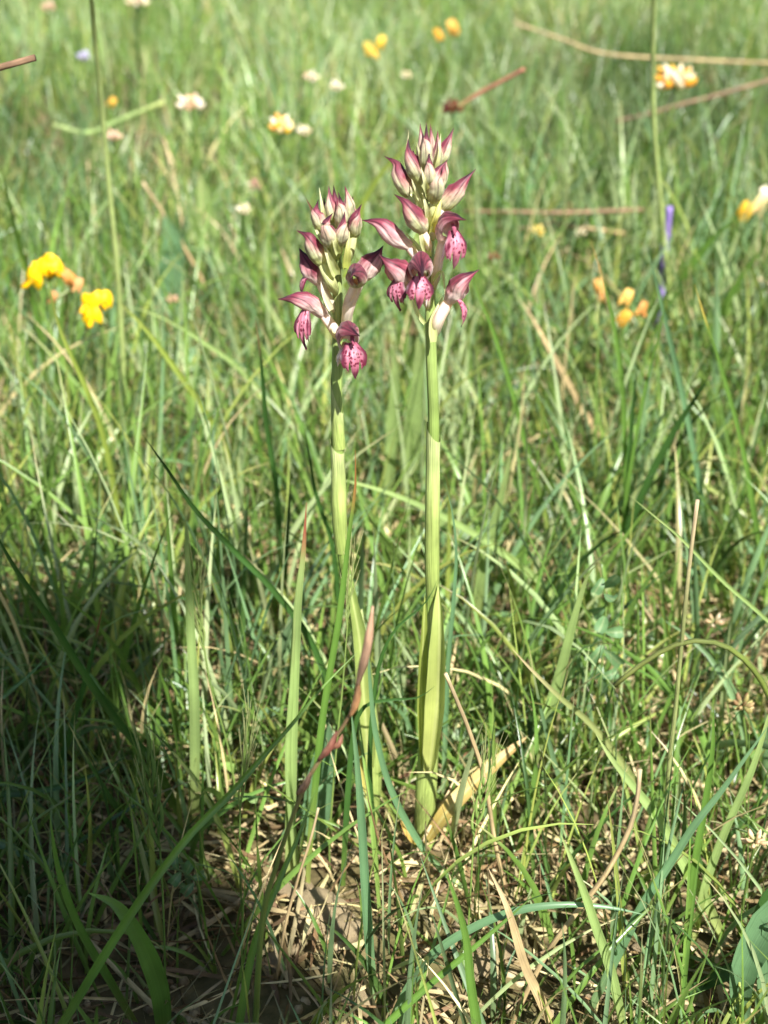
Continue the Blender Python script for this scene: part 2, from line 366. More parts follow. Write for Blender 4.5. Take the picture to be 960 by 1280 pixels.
# dead straw litter on the soil
b = field(30000, -.2, .9, half=.5); n = len(b)
keep = rng.uniform(0, 1, n) < np.where(b[:, 1] < .12, 1, .45); b = b[keep]; n = len(b); b[:, 2] += rng.uniform(.001, .006, n)
c = palette(n, dict(straw=4.5, brown=4, red=.5)); c *= rng.uniform(.5, 1.05, (n, 1))
blades('dry_litter', 'dead brown straw and grass litter lying on the soil', b, rng.uniform(.008, .045, n), rng.uniform(.0005, .0016, n),
       rng.uniform(1.25, 1.6, n), rng.normal(.05, .35, n), rng.uniform(-PI, PI, n), c, c.copy(), S=5, mat=M_DRY, flat=True, taper=6, category='litter')
b = field(3000, -.16, .5, half=.5); n = len(b); c = palette(n, dict(straw=4, brown=2, red=1))
blades('dry_grass', 'thin dry grass stalks leaning among the green turf', b, rng.uniform(.015, .055, n), rng.uniform(.0005, .0012, n),
       np.abs(rng.normal(.8, .35, n)), rng.normal(.3, .5, n), rng.uniform(-PI, PI, n), c, c.copy(), S=5, mat=M_DRY, category='dry grass')
# tiny leaves of creeping herbs in the turf
def leaflets():
    b = field(15000, .0, .8); n = len(b)
    k = rng.uniform(0, 1, n) < np.clip(.45 + .8 * clumped(b[:, 0] + 3, b[:, 1], 1.3), 0.05, 1) * np.where(b[:, 1] < .03, .25, 1); b = b[k]; n = len(b)
    b[:, 2] += rng.uniform(.002, .022, n)
    c = palette(n, dict(green=4, mid=4, blue=3, yellow=1.5, dark=3))
    blades('creeping_herbs', 'small oval leaves of creeping herbs low in the turf', b, rng.uniform(.003, .008, n), rng.uniform(.0022, .0048, n),
           rng.uniform(.5, 1.5, n), rng.normal(.2, .3, n), rng.uniform(-PI, PI, n), c, c * 1.05, S=4, fold=.15, taper=2.6, category='herbs', mat=M_BROAD)
leaflets()

# ------------------------------------------------------------------ organ builders
def tube(mb, pts, radii, cf, n=24, k=12, ridge=0.0, ridges=6, cap=True):
    P = spline(pts, n); T = tangents(P); xs = np.linspace(0, 1, len(radii))
    side = T[0].cross(Vector((0.3, -1, 0.2))).normalized(); S = []
    for t in T:
        side = (side - t * side.dot(t)).normalized(); S.append(side.copy())
    def f(i, j):
        a = 2 * PI * j / k; r = interp(i / n, xs, radii) * (1 + ridge * math.cos(a * ridges))
        return P[i] + (S[i] * math.cos(a) + T[i].cross(S[i]) * math.sin(a)) * r
    mb.grid(f, n, k, cf, wrap=True)
    if cap:
        for e in (0, n):
            o = len(mb.v); mb.v.append(tuple(P[e])); mb.c.append(tuple(cf(e / n, 0)) + (1,)); mb.l.append((0, e / n, 0))
            st = o - k * (n + 1) - (1 if e else 0) + e * k
            for j in range(k):
                q = (st + j, st + (j + 1) % k, o); mb.f.append(q if e else q[::-1])
def ribbon(mb, pts, wd, cf, face, n=18, fold=0.2, twist=0.0, prof=None, k=4, wave=0.0):
    """a leaf: width wd (metres), facing roughly 'face', folded along its midrib"""
    P = spline(pts, n); T = tangents(P); face = Vector(face).normalized()
    prof = prof or ([0, .1, .4, .7, .9, 1], [.45, .75, 1, .8, .42, .02])
    def f(i, j):
        t = i / n; T_ = T[i]; s = T_.cross(face)
        s = s.normalized() if s.length > 1e-4 else Vector((1, 0, 0)); nn = s.cross(T_)
        a = twist * (t - .5); s, nn = s * math.cos(a) + nn * math.sin(a), nn * math.cos(a) - s * math.sin(a)
        u = j / k * 2 - 1; h = wd / 2 * interp(t, *prof)
        return P[i] + s * (u * h) + nn * (h * fold * (u * u - .5) * 2 + wave * h * math.sin(t * 9 + u * 2) * u)
    mb.grid(f, n, k, cf)
MAUVE, DARK, PINK, CREAM, GRN = lin((134, 60, 76)), lin((44, 12, 26)), lin((202, 144, 148)), lin((232, 220, 206)), lin((180, 190, 118))
WHITE = lin((240, 228, 222))
def hood_shape(mb, pts, rad, upref, open_=0.0, bud=False, purple=0.5, n=30, k=48, beak=1.0):
    """a helmet of three sepals closing to a beak; slit along its belly when open_"""
    P = spline(pts, n); T = tangents(P)
    if bud: xs, ys = [0, .12, .3, .48, .64, .78, .9, 1], [.62, .88, 1, .9, .56, .27, .12, .02]
    else: xs, ys = [0, .12, .3, .48, .64, .78, .9, 1], [.52, .7, .94, 1, .76, .38, .14, .02]
    def f(i, j):
        t = i / n; T_ = T[i]; u = Vector(upref); u = (u - T_ * u.dot(T_)).normalized(); s = T_.cross(u)
        g = open_ * max(0, math.sin(PI * min(1, max(0, (t - .38) / .56)))) ** .7
        a = (j / k * 2 - 1) * (PI - g); r = rad * interp(t, xs, ys)
        sa = 2.15 - 1.0 * t; lob = 1 + .04 * math.cos(3 * a) + .07 * (1 / (1 + math.exp((abs(a) - sa) / .05)) - .5) * math.sin(PI * t) ** .6
        q = P[i] + u * (math.cos(a) * r * 1.02 * lob) + s * (math.sin(a) * r * .92 * lob)
        return q + (q - P[i]) * (.13 * noise.noise(q * 420) + .07 * noise.noise(q * 1100))
    ba = GRN if bud else CREAM
    st = [(0, ba), (.26, mixc(ba, PINK, .3) if not bud else mixc(ba, CREAM, .45)), (.28 + .5 * (1 - purple), PINK if not bud else mixc(PINK, lin((206, 196, 140)), .25)), (.45 + .5 * (1 - purple), MAUVE), (.92, mixc(MAUVE, DARK, .55)), (1, DARK)]
    def cf(t, v):
        a = (v * 2 - 1) * PI; sa = 2.15 - 1.0 * t; dors = 1 / (1 + math.exp((abs(a) - sa) / .12)); c = ramp(st, t - .10 + .2 * dors + .08 * math.cos(a) + .13 * noise.noise(Vector((a * 1.7, t * 2, pts[0].x * 999))) + .07 * noise.noise(Vector((a * 6, t * 1.5, pts[0].z * 999))))
        seam = 1.2 * math.exp(-((abs(a) - sa) / .085) ** 2) + math.exp(-((PI - abs(a)) / .15) ** 2) + .5 * math.exp(-(a / .09) ** 2)
        vein = .34 * max(0, math.cos(a * 9 + .5 * math.sin(t * 6))) ** 4
        return mixc(c, DARK, min(.9, (seam * .85 + vein) * min(1, max(0, t * 2.2 - .15))))
    mb.grid(f, n, k, cf)
def lip_shape(mb, root, tip, normal, wd, curl=0.24):
    """three-lobed hanging lip, the middle lobe longest"""
    root, tip, N = Vector(root), Vector(tip), Vector(normal).normalized()
    D = tip - root; Ln = D.length; D.normalize(); N = (N - D * N.dot(D)).normalized(); S = D.cross(N)
    n, k = 22, 28
    def vmax(u):
        a = abs(u)
        if a < .30: return 1.0 - .22 * (a / .30) ** 2.0
        if a < .37: return .78 - (a - .30) / .07 * .36
        b = (a - .37) / .63; return .42 + .36 * math.sin(PI * min(1, b * .9 + .12)) ** .7 * (1 - .35 * b) + .05 * math.sin(b * 15 + root.z * 3000)
    def f(i, j):
        u = j / k * 2 - 1; s = i / n; v = s * vmax(u)
        h = wd / 2 * interp(v, [0, .12, .3, .5, .7, 1], [.42, .6, .9, 1.0, .92, .55])
        x = u * h
        return root + D * (v * Ln) + S * x + N * (Ln * (.22 * math.sin(PI * min(1, v * 1.05)) ** .9 - .10 * v) - curl * wd * .5 * u * u * (1 + .3 * v) + .02 * Ln * math.sin(u * 14) * s)
    P0, P1, P2 = lin((200, 122, 142)), lin((104, 26, 52)), lin((64, 18, 34))
    base = len(mb.v)
    def cf(s, vv):
        u = vv * 2 - 1; v = s * vmax(u); e = max(abs(u) ** 2 * .9, (v - .35) * 1.3) + .45 * noise.noise(Vector((u * 3, v * 4, root.x * 999)))
        return ramp([(0, P0), (.3, mixc(P0, P1, .35)), (.55, P1), (.9, P2)], e)
    mb.grid(f, n, k, cf)
    for q in range(base, len(mb.v)):                        # alpha = where dark spots may sit
        lx, ly = mb.l[q][0] * 2 - 1, mb.l[q][1] * vmax(mb.l[q][0] * 2 - 1)
        mb.c[q] = mb.c[q][:3] + (max(0, 1 - max(abs(lx) * .9, 0) ** 6) * (1 if ly < .62 else max(0, 1 - (ly - .62) * 6)),)
        mb.l[q] = (mb.l[q][0] + .13 * root.x * 9000 % 7, ly, 0)

def orchid(root_px, Yp, label, stem_pts, sheaths, leaves, items):
    r0 = at(root_px[0], root_px[1], Yp); r0.z = float(hgt(r0.x, r0.y))
    E_ = empty('orchid', r0); tag(E_, label, 'orchid', 'two orchids in flower')
    ST = [(0, lin((180, 178, 112))), (.04, lin((186, 190, 122))), (.2, lin((148, 168, 88))), (.45, lin((134, 156, 78))), (.6, lin((120, 144, 68))), (.8, lin((148, 168, 96))), (1, lin((170, 182, 118)))]
    pts = [r0 - Vector((0, 0, .004))] + [at(x, y, Yp) for x, y, w_ in stem_pts]
    rad = [stem_pts[0][2] * .5 * mpp(r0)] + [w_ * .5 * mpp(at(x, y, Yp)) for x, y, w_ in stem_pts]
    cum = [0]
    for a, b_ in zip(pts, pts[1:]): cum.append(cum[-1] + (b_ - a).length)
    rs = [float(np.interp(t * cum[-1], cum, rad)) for t in np.linspace(0, 1, 40)]
    mb = MB(); tube(mb, pts, rs, lambda t, v: mixc(ramp(ST, t), lin((110, 136, 48)), .18 * max(0, math.cos(v * 2 * PI * 5))), n=70, k=18, ridge=.025, ridges=5)
    mb.build('stem', M_STEM, E_, r0)
    for (pl, wds, slant, th0, tone) in sheaths:                     # clasping sheath leaves with oblique mouth
        P = spline([at(x, y, Yp) for x, y in pl], 26); T = tangents(P); mb = MB()
        a_, b_ = lin((150, 166, 92)), lin((178, 188, 128))
        def f(i, j):
            a = 2 * PI * j / 20; tt = i / 26 * (1 - slant * (1 + math.cos(a - th0)) / 2); q = tt * 26; i0 = min(25, int(q)); p = P[i0].lerp(P[i0 + 1], q - i0)
            r = interp(tt, np.linspace(0, 1, len(wds)), wds) * .5 * mpp(p)
            t_ = T[i0]; s = t_.cross(Vector((0, 1, 0))).normalized()
            return p + (s * math.cos(a) + t_.cross(s) * math.sin(a)) * r
        mb.grid(f, 26, 20, lambda t, v: mixc(mixc(a_, b_, t ** 3), lin((124, 142, 66)), tone * (1 - t) + .2 * max(0, math.cos(v * 2 * PI * 8))), wrap=True)
        mb.build('sheath_leaf', M_STEM, E_, r0)
    for (pl, wpx, face, fold, c0, c1) in leaves:
        pp = [at(x, y, Yp + dy) for x, y, dy in pl]; mb = MB()
        ribbon(mb, pp, wpx * mpp(pp[0]), lambda t, v, c0=c0, c1=c1: mixc(mixc(lin(c0), lin(c1), t), lin((226, 226, 160)), .35 * math.exp(-((v - .5) / .06) ** 2)), face, n=26, fold=fold, k=8)
        mb.build('leaf', M_BROAD, E_, r0)
    for it in items:
        kind = it['kind']; hp = [at(x, y, Yp + dy) for x, y, dy in it['path']]; m0 = mpp(hp[0])
        ax = at(it['stem'][0], it['stem'][1], Yp)
        out = Vector((hp[-1].x - ax.x, hp[-1].y - ax.y, 0)); out = out.normalized() if out.length > 1e-5 else Vector((0, -1, 0))
        upref = Vector(it.get('up', Vector((0, 0, 1)) - out * .5))
        bud = kind == 'bud'; it['r'] *= 1.02 if bud else .94
        mb = MB(); hood_shape(mb, hp, it['r'] * m0, upref, it.get('open', 0.0), bud, it.get('purple', .5) + (.1 if bud else 0))
        part = mb.build('bud' if bud else 'flower', M_HOOD, E_, r0)
        # ovary: twisted stalk-like tube from the stem to the hood
        d0 = (hp[1] - hp[0]).normalized(); a0 = ax; mid = [at(x, y, Yp + dy) for x, y, dy in it.get('ov', [])]
        ow = it.get('ow', 9) * .5 * m0
        oc = it.get('oc', 'g' if bud else 'w')
        c0, c1 = (lin((176, 188, 104)), lin((198, 204, 140))) if oc == 'g' else (lin((208, 206, 158)), WHITE)
        mb = MB(); tube(mb, [a0] + mid + [hp[0] + d0 * .0008], [ow * .45, ow * .95, ow * 1.05, ow, ow * .82], lambda t, v: mixc(mixc(c0, c1, min(1, t * 1.6)), PINK, (.35 if oc == 'w' else .1) * (.35 + max(0, math.cos(v * 6 * PI + t * 5))) * t), n=20, k=14, ridge=.06, ridges=3)
        mb.build('ovary', M_STEM if oc == 'g' else M_BRACT, part, r0)
        if 'lip' in it:
            (rx, ry, rd), (tx, ty, td), nv, lw = it['lip']
            mb = MB(); lip_shape(mb, at(rx, ry, Yp + rd), at(tx, ty, Yp + td), nv, lw * m0)
            mb.build('lip', M_LIP, part, r0)
        if 'spur' in it:
            sp = [at(x, y, Yp + dy) for x, y, dy in it['spur']]; mb = MB()
            tube(mb, sp, [3.4 * m0, 3.6 * m0, 3.0 * m0, 1.8 * m0, .5 * m0], lambda t, v: mixc(mixc(WHITE, PINK, .3), WHITE, t), n=14, k=12)
            mb.build('spur', M_HOOD, part, r0)
        if 'column' in it:
            cp = [at(x, y, Yp + dy) for x, y, dy in it['column']]; mb = MB()
            tube(mb, cp, [2.2 * m0, 3.2 * m0, 2.6 * m0, .8 * m0], lambda t, v: mixc(lin((196, 120, 140)), lin((120, 40, 66)), t), n=10, k=10)
            mb.build('column', M_HOOD, part, r0)
        if 'bract' in it:
            bp = [at(x, y, Yp + dy) for x, y, dy in it['bract'][0]]; mb = MB()
            bc = it.get('bc', ((196, 204, 138), (222, 216, 180)))
            ribbon(mb, bp, it['bract'][1] * m0, lambda t, v: mixc(mixc(lin(bc[0]), lin(bc[1]), t), lin((140, 158, 72)), .5 * math.exp(-((v - .5) / .1) ** 2)), it.get('bf', Vector((.4, -1, .1))), n=14, fold=.45, k=6, prof=([0, .15, .4, .75, 1], [.7, 1, .85, .4, .02]))
            mb.build('bract', M_BRACT, part, r0)
    return E_

F_, B_ = 'flower', 'bud'
right_items = [
 # crowded buds at the tip
 dict(kind=B_, stem=(532, 225), path=[(531, 207, -.001), (528, 185, -.003), (525, 154, -.002)], r=8.5, purple=.35, ow=8, bract=([(528, 222, -.004), (526, 200, -.006), (521, 178, -.006)], 8)),
 dict(kind=B_, stem=(533, 230), path=[(533, 214, -.004), (533, 188, -.0065), (533, 153, -.004)], r=9, purple=.4, ow=9),
 dict(kind=B_, stem=(535, 228), path=[(538, 210, .001), (540, 186, -.002), (538, 155, -.001)], r=8.5, purple=.38, ow=8),
 dict(kind=B_, stem=(536, 230), path=[(542, 214, -.002), (547, 192, -.003), (547, 163, -.002)], r=8, purple=.32, ow=8, bract=([(541, 224, -.004), (548, 198, -.006), (551, 166, -.004)], 7)),
 dict(kind=B_, stem=(536, 240), path=[(546, 208, -.001), (555, 190, -.002), (561, 175, -.002), (567, 160, -.001)], r=9.5, purple=.5, ow=8),
 dict(kind=B_, stem=(530, 262), path=[(524, 226, -.003), (517, 207, -.0045), (511, 192, -.0045), (510, 173, -.003)], r=11.5, purple=.52, ow=10, bract=([(521, 225, -.001), (509, 195, .001), (511, 163, .001)], 8)),
 dict(kind=B_, stem=(532, 276), path=[(511, 243, -.002), (500, 222, -.003), (495, 205, -.002), (480, 195, -.001)], r=11, purple=.6, ow=11, ov=[(524, 262, -.003)], bract=([(532, 276, -.004), (524, 255, -.006), (514, 222, -.005)], 11)),
 dict(kind=B_, stem=(538, 284), path=[(542, 249, -.005), (545, 231, -.008), (546, 216, -.008), (559, 200, -.007)], r=11.5, purple=.6, ow=10, ov=[(540, 268, -.005)], bract=([(537, 288, -.005), (533, 262, -.008), (527, 238, -.007)], 10)),
 dict(kind=B_, stem=(541, 300), path=[(553, 260, -.002), (568, 243, -.003), (578, 230, -.003), (595, 211, -.002)], r=11.5, purple=.6, ow=11, oc='w', ov=[(545, 284, -.003)], bract=([(540, 292, -.004), (545, 272, -.007), (552, 242, -.005)], 15), bc=((214, 212, 120), (226, 222, 150))),
 dict(kind=B_, stem=(536, 318), path=[(529, 287, -.005), (515, 268, -.008), (506, 253, -.008), (493, 243, -.006)], r=13, purple=.75, ow=11, oc='w', ov=[(534, 304, -.005)], bract=([(536, 322, -.004), (527, 300, -.007), (524, 275, -.005)], 11)),
 dict(kind=B_, stem=(535, 250), path=[(537, 232, -.006), (537, 214, -.009), (536, 186, -.007)], r=9, purple=.4, ow=9, bract=([(535, 246, -.007), (531, 228, -.010), (526, 208, -.009)], 9)),
 dict(kind=B_, stem=(531, 252), path=[(528, 236, .002), (521, 214, .003), (516, 186, .003)], r=9, purple=.45, ow=9),
 dict(kind=B_, stem=(538, 262), path=[(549, 234, .003), (553, 216, .003), (558, 192, .003)], r=9, purple=.5, ow=9),
 # long pointed flower on the left
 dict(kind=F_, stem=(532, 345), path=[(512, 308, -.003), (493, 297, -.004), (473, 280, -.004), (452, 275, -.003)], r=13, purple=.42, ow=12, oc='w', ov=[(524, 326, -.003)], open=.2, bract=([(533, 335, -.005), (521, 308, -.003), (506, 290, -.002)], 9)),
 # flower facing left with hanging dark lip
 dict(kind=F_, stem=(534, 382), path=[(513, 353, -.004), (499, 341, -.007), (486, 330, -.009), (474, 318, -.008)], r=16, purple=.6, ow=13, oc='w', ov=[(524, 362, -.003)], open=.6,
      lip=((497, 348, -.008), (498, 390, -.009), (-.55, -.75, .1), 30), bract=([(532, 375, -.006), (519, 358, .003), (512, 330, .002)], 8)),
 # front flower with spotted lip
 dict(kind=F_, stem=(535, 388), path=[(528, 345, -.004), (526, 333, -.0095), (526, 335, -.0145), (529, 346, -.018)], r=17, purple=.75, ow=11, ov=[(532, 364, -.004)], open=1.25,
      lip=((525, 345, -.0125), (524, 387, -.015), (.1, -1, .12), 36), column=[(525, 338, -.010), (525, 345, -.0135), (525, 350, -.0145)], spur=[(526, 352, -.010), (532, 368, -.007), (533, 384, -.006)], bract=([(531, 405, -.006), (520, 388, -.007), (513, 362, -.006)], 6)),
 # flower at the upper right, lip hanging
 dict(kind=F_, stem=(542, 362), path=[(553, 298, -.004), (560, 282, -.009), (568, 273, -.012), (583, 275, -.014)], r=16, purple=.75, ow=12, oc='w', ov=[(547, 332, -.004)], open=1.15,
      lip=((568, 288, -.0115), (569, 338, -.013), (.3, -1, .15), 31), column=[(566, 281, -.010), (568, 288, -.0125), (568, 294, -.0135)], spur=[(562, 296, -.010), (556, 315, -.0105), (550, 330, -.009)], bract=([(540, 352, -.005), (552, 340, -.006), (557, 372, -.004)], 5)),
 # lowest right flower, seen in profile
 dict(kind=F_, stem=(541, 424), path=[(560, 377, -.003), (571, 363, -.005), (580, 350, -.006), (599, 337, -.005)], r=14, purple=.7, ow=15, oc='w', ov=[(548, 400, -.004)], open=.5,
      lip=((574, 373, -.006), (580, 409, -.007), (.95, -.35, .3), 22), bract=([(541, 428, -.005), (541, 398, -.004), (556, 366, .000)], 12)),
]
left_items = [
 dict(kind=B_, stem=(420, 300), path=[(416, 276, -.001), (413, 257, -.002), (411, 232, -.001)], r=8.5, purple=.45, ow=9, bract=([(408, 286, -.002), (403, 262, -.003), (399, 234, -.001)], 7)),
 dict(kind=B_, stem=(422, 305), path=[(425, 284, -.004), (427, 262, -.006), (423, 240, -.004)], r=9, purple=.4, ow=10),
 dict(kind=B_, stem=(423, 300), path=[(432, 274, .000), (436, 254, -.001), (431, 232, -.001)], r=8.5, purple=.35, ow=9),
 dict(kind=B_, stem=(419, 296), path=[(419, 272, .002), (419, 254, .001), (417, 231, .001)], r=7.5, purple=.45, ow=8),
 dict(kind=B_, stem=(416, 310), path=[(404, 287, -.003), (397, 273, -.004), (395, 264, -.004), (398, 249, -.002)], r=9, purple=.45, ow=9, bract=([(398, 292, -.001), (391, 266, -.001), (382, 247, -.001)], 6), bc=((150, 110, 96), (96, 34, 54))),
 dict(kind=B_, stem=(418, 325), path=[(415, 305, -.006), (410, 290, -.009), (408, 279, -.009), (416, 266, -.007)], r=11.5, purple=.5, ow=11, bract=([(412, 312, -.005), (400, 296, -.006), (391, 281, -.003)], 8)),
 dict(kind=B_, stem=(430, 335), path=[(443, 293, -.002), (444, 276, -.004), (446, 268, -.004), (452, 255, -.002)], r=9.5, purple=.65, ow=10, ov=[(438, 315, -.003)], bract=([(432, 336, -.005), (434, 312, -.006), (437, 288, -.004)], 11), bc=((188, 196, 96), (206, 196, 150))),
 dict(kind=B_, stem=(421, 368), path=[(402, 328, -.004), (391, 308, -.006), (385, 296, -.006), (371, 288, -.004)], r=11.5, purple=.58, ow=14, oc='g', ov=[(412, 350, -.005)], bract=([(421, 345, -.006), (411, 322, -.008), (403, 303, -.006)], 13)),
 dict(kind=B_, stem=(422, 322), path=[(425, 304, -.006), (428, 287, -.009), (431, 264, -.007)], r=9.5, purple=.4, ow=10, bract=([(423, 318, -.008), (418, 302, -.010), (414, 284, -.008)], 9)),
 dict(kind=B_, stem=(419, 308), path=[(410, 290, .002), (406, 272, .002), (405, 247, .002)], r=8.5, purple=.4, ow=9),
 dict(kind=B_, stem=(425, 312), path=[(438, 290, .003), (440, 270, .003), (441, 245, .003)], r=8.5, purple=.45, ow=9),
 # dark flower turned away to the left
 dict(kind=F_, stem=(420, 392), path=[(399, 352, -.001), (388, 336, -.002), (381, 324, -.002), (374, 310, -.001)], r=15, purple=.85, ow=12, oc='w', ov=[(410, 374, -.001)], open=.5,
      lip=((383, 344, -.003), (377, 372, -.002), (-.9, -.1, -.2), 22), bract=([(414, 388, -.006), (404, 366, -.006), (401, 352, -.005)], 9), bc=((220, 214, 176), (236, 230, 214))),
 # rolled bud that faces the camera
 dict(kind=B_, stem=(429, 395), path=[(446, 352, -.006), (445, 343, -.012), (441, 342, -.017), (438, 348, -.019)], r=13.5, purple=.95, ow=11, oc='w', ov=[(437, 372, -.005)], open=.35),
 # flower reaching up to the right on a long white ovary
 dict(kind=F_, stem=(431, 418), path=[(450, 349, -.004), (461, 335, -.005), (470, 323, -.005), (479, 307, -.004)], r=15, purple=.5, ow=14, oc='w', ov=[(436, 384, -.004)], open=.3,
      lip=((473, 322, -.004), (470, 338, .003), (.4, .8, .1), 14)),
 # flower on the lower left with lip hanging
 dict(kind=F_, stem=(424, 425), path=[(405, 394, -.003), (388, 380, -.005), (370, 374, -.006), (347, 374, -.004)], r=12, purple=.55, ow=13, oc='w', ov=[(416, 410, -.003)], open=.6,
      lip=((382, 386, -.006), (380, 439, -.007), (-.45, -.9, .12), 25), bract=([(418, 415, -.005), (409, 392, .002), (403, 355, .001)], 13), bc=((214, 210, 170), (236, 230, 214))),
 # lowest front flower with broad spotted lip
 dict(kind=F_, stem=(424, 444), path=[(432, 432, -.005), (434, 421, -.010), (438, 416, -.015), (450, 420, -.019)], r=17, purple=.8, ow=12, oc='w', ov=[(426, 448, -.004)], open=1.25,
      lip=((439, 428, -.014), (445, 474, -.017), (.2, -1, .15), 36), column=[(440, 420, -.013), (441, 427, -.016), (442, 432, -.017)], spur=[(432, 436, -.010), (425, 446, -.010), (422, 458, -.008)], bract=([(430, 448, .003), (438, 418, .004), (440, 380, .003)], 9)),
]
orchid((531, 1062), 0.0, 'taller orchid with purple hooded flowers on a straight yellow-green stem',
       [(531, 1040, 17), (531, 980, 20), (532, 900, 13), (535, 820, 13), (540, 745, 15), (541, 650, 15), (542, 530, 14), (539, 440, 14), (538, 380, 13), (537, 300, 12), (535, 240, 10), (533, 205, 7)],
       [([(541, 742), (540, 690), (541, 600), (542, 529)], [17, 18.5, 18.5, 18.5, 17.5, 18.5], .10, 2.6, .3),
        ([(531, 1055), (532, 1000), (535, 950), (540, 850), (541, 740)], [22, 27, 26, 20, 18, 17.5], .13, -.6, .2)],
       [([(536, 965, -.004), (545, 880, -.006), (548, 800, -.007), (548, 730, -.002)], 25, (-.35, -1, .1), .45, (176, 182, 104), (154, 168, 94)),
        ([(529, 960, -.002), (527, 870, -.003), (530, 790, -.004), (531, 742, -.002)], 13, (.3, -1, .1), .35, (150, 160, 78), (132, 146, 66)),
        ([(534, 1050, -.004), (562, 1010, -.006), (610, 962, .004), (660, 920, .012)], 21, (-.2, -.7, .8), .15, (186, 166, 92), (170, 140, 88)),
        ([(530, 1055, -.004), (515, 1046, -.008), (500, 1025, -.008)], 12, (.2, -1, .4), .2, (206, 184, 92), (200, 160, 92))],
       right_items)
orchid((465, 1040), 0.008, 'shorter orchid with purple hooded flowers leaning slightly beside the taller one',
       [(465, 1020, 12), (464, 980, 22), (460, 900, 20), (452, 820, 15), (440, 750, 14), (428, 690, 13), (424, 600, 14), (421, 500, 14), (422, 440, 14), (422, 380, 13), (421, 310, 12), (420, 270, 8)],
       [([(427, 690), (424, 640), (423, 590), (421, 548)], [15, 18.5, 19.5, 17.5, 17], .12, 2.4, .3),
        ([(424, 560), (422, 530), (421, 490), (421, 470)], [16, 16, 15.5, 15], .5, 2.7, .2),
        ([(465, 1030), (464, 985), (460, 900), (452, 820), (444, 760)], [13, 27, 27, 23, 21, 18], .12, -.5, .2)],
       [([(462, 960, -.004), (456, 880, -.006), (450, 800, -.006), (434, 716, -.003)], 22, (.25, -1, .1), .4, (158, 170, 96), (138, 156, 84)),
        ([(466, 1030, -.003), (452, 980, -.003), (448, 930, -.002)], 9, (.2, -1, .2), .2, (206, 196, 110), (196, 176, 100))],
       left_items)

# ------------------------------------------------------------------ single grass blades and stalks that stand out
KC = dict(green=((150, 160, 84), (96, 130, 56), (98, 130, 58)), pale=((160, 170, 100), (138, 160, 96), (150, 164, 104)), blue=((130, 150, 96), (98, 132, 92), (100, 130, 92)),
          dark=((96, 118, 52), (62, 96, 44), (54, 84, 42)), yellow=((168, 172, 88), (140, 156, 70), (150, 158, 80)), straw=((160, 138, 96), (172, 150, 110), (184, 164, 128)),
          brown=((120, 100, 76), (126, 104, 80), (112, 88, 68)), red=((120, 110, 66), (136, 96, 72), (150, 92, 78)), dryhalf=((128, 150, 88), (140, 148, 92), (206, 182, 146)),
          light=((170, 186, 110), (176, 192, 120), (180, 194, 126)), olive=((110, 124, 56), (104, 118, 52), (112, 118, 60)))
def groundY(x, y):
    z = 0.0
    for _ in range(4):
        p = at_z(x, y, z); z = float(hgt(p.x, p.y))
    return p.y
def hero(label, kind, wpx, path, Y0=None, dY=0.0, tip=None, name='grass_shoot', cat='grass blade', round_=False, fold=.28, twist=.8, face=(.25, -1, .45), mat=None, wave=0.0, prof=None, group='grass blades that stand out', drop=True):
    path = path[::-1]                                           # listed from tip to base
    Y0 = groundY(*path[0]) if Y0 is None else Y0
    n = len(path); pts = [at(x, y, Y0 + dY * (i / (n - 1)) ** 1.2) for i, (x, y) in enumerate(path)]
    hz = float(hgt(pts[0].x, pts[0].y))
    if not drop: pass
    elif pts[0].z > hz + .003: pts.insert(0, Vector((pts[0].x + (pts[0].x - pts[1].x) * .15, pts[0].y, hz - .003)))
    else: pts[0].z = min(pts[0].z, hz - .001)
    root = Vector((pts[0].x, pts[0].y, hz if drop else pts[0].z)); a, b, c = (lin(v) for v in KC[kind]); tc = lin(tip) if tip else None
    def cf(t, v):
        q = ramp([(0, a), (.3, b), (.75, b), (1, c)], t)
        return mixc(q, tc, (t - .86) / .06) if tc else q
    wd = wpx * mpp(pts[len(pts) // 2]); mb = MB()
    if round_: tube(mb, pts, [wd * .55, wd * .5, wd * .5, wd * .45, wd * .4], cf, n=28, k=8)
    else: ribbon(mb, pts, wd, cf, face, n=30, fold=fold, twist=twist * random.uniform(-1, 1), wave=wave, k=4, prof=prof or ([0, .08, .35, .7, .9, 1], [.5, .8, 1, .78, .38, .03]))
    o = mb.build(name, mat or (M_DRY if kind in ('straw', 'brown', 'red') else M_STEM if round_ else M_GRASS), None, root)
    return tag(o, label, cat, group)
H = hero
H('pale upright grass blade with fine red tip beside the shorter orchid', 'pale', 15, [(383, 628), (379, 690), (372, 757), (367, 860), (364, 960), (362, 1090)], -.012, tip=(150, 92, 70))
H('narrow pale blade close against the pale red-tipped upright blade', 'pale', 9, [(369, 760), (365, 850), (360, 960), (372, 1095)], -.014)
H('green blade with brown joint crossing in front of the shorter orchid stem', 'green', 10, [(444, 562), (444, 610), (436, 670), (424, 770), (404, 890), (392, 1000), (385, 1085)], -.012, tip=(150, 104, 60))
H('arching blade passing behind both orchid stems with a stem shadow on it', 'pale', 11, [(405, 597), (440, 603), (500, 622), (570, 655), (640, 700), (700, 752), (760, 812)], None, -.03, face=(.2, -1, .9))
H('dark hairy blade leaning from upper left toward the shorter orchid', 'dark', 9, [(178, 543), (210, 588), (243, 636), (290, 686), (345, 742), (395, 815), (430, 930)], .045, -.03)
H('tall thin dark blade left of the shorter orchid with a ragged tip', 'dark', 8, [(319, 395), (326, 450), (333, 530), (346, 620), (352, 740), (356, 800)], None, -.04, tip=(150, 130, 90))
H('broad pale blade standing alone at the shade edge', 'pale', 14, [(231, 636), (234, 700), (238, 790), (243, 880), (244, 1010)], .01)
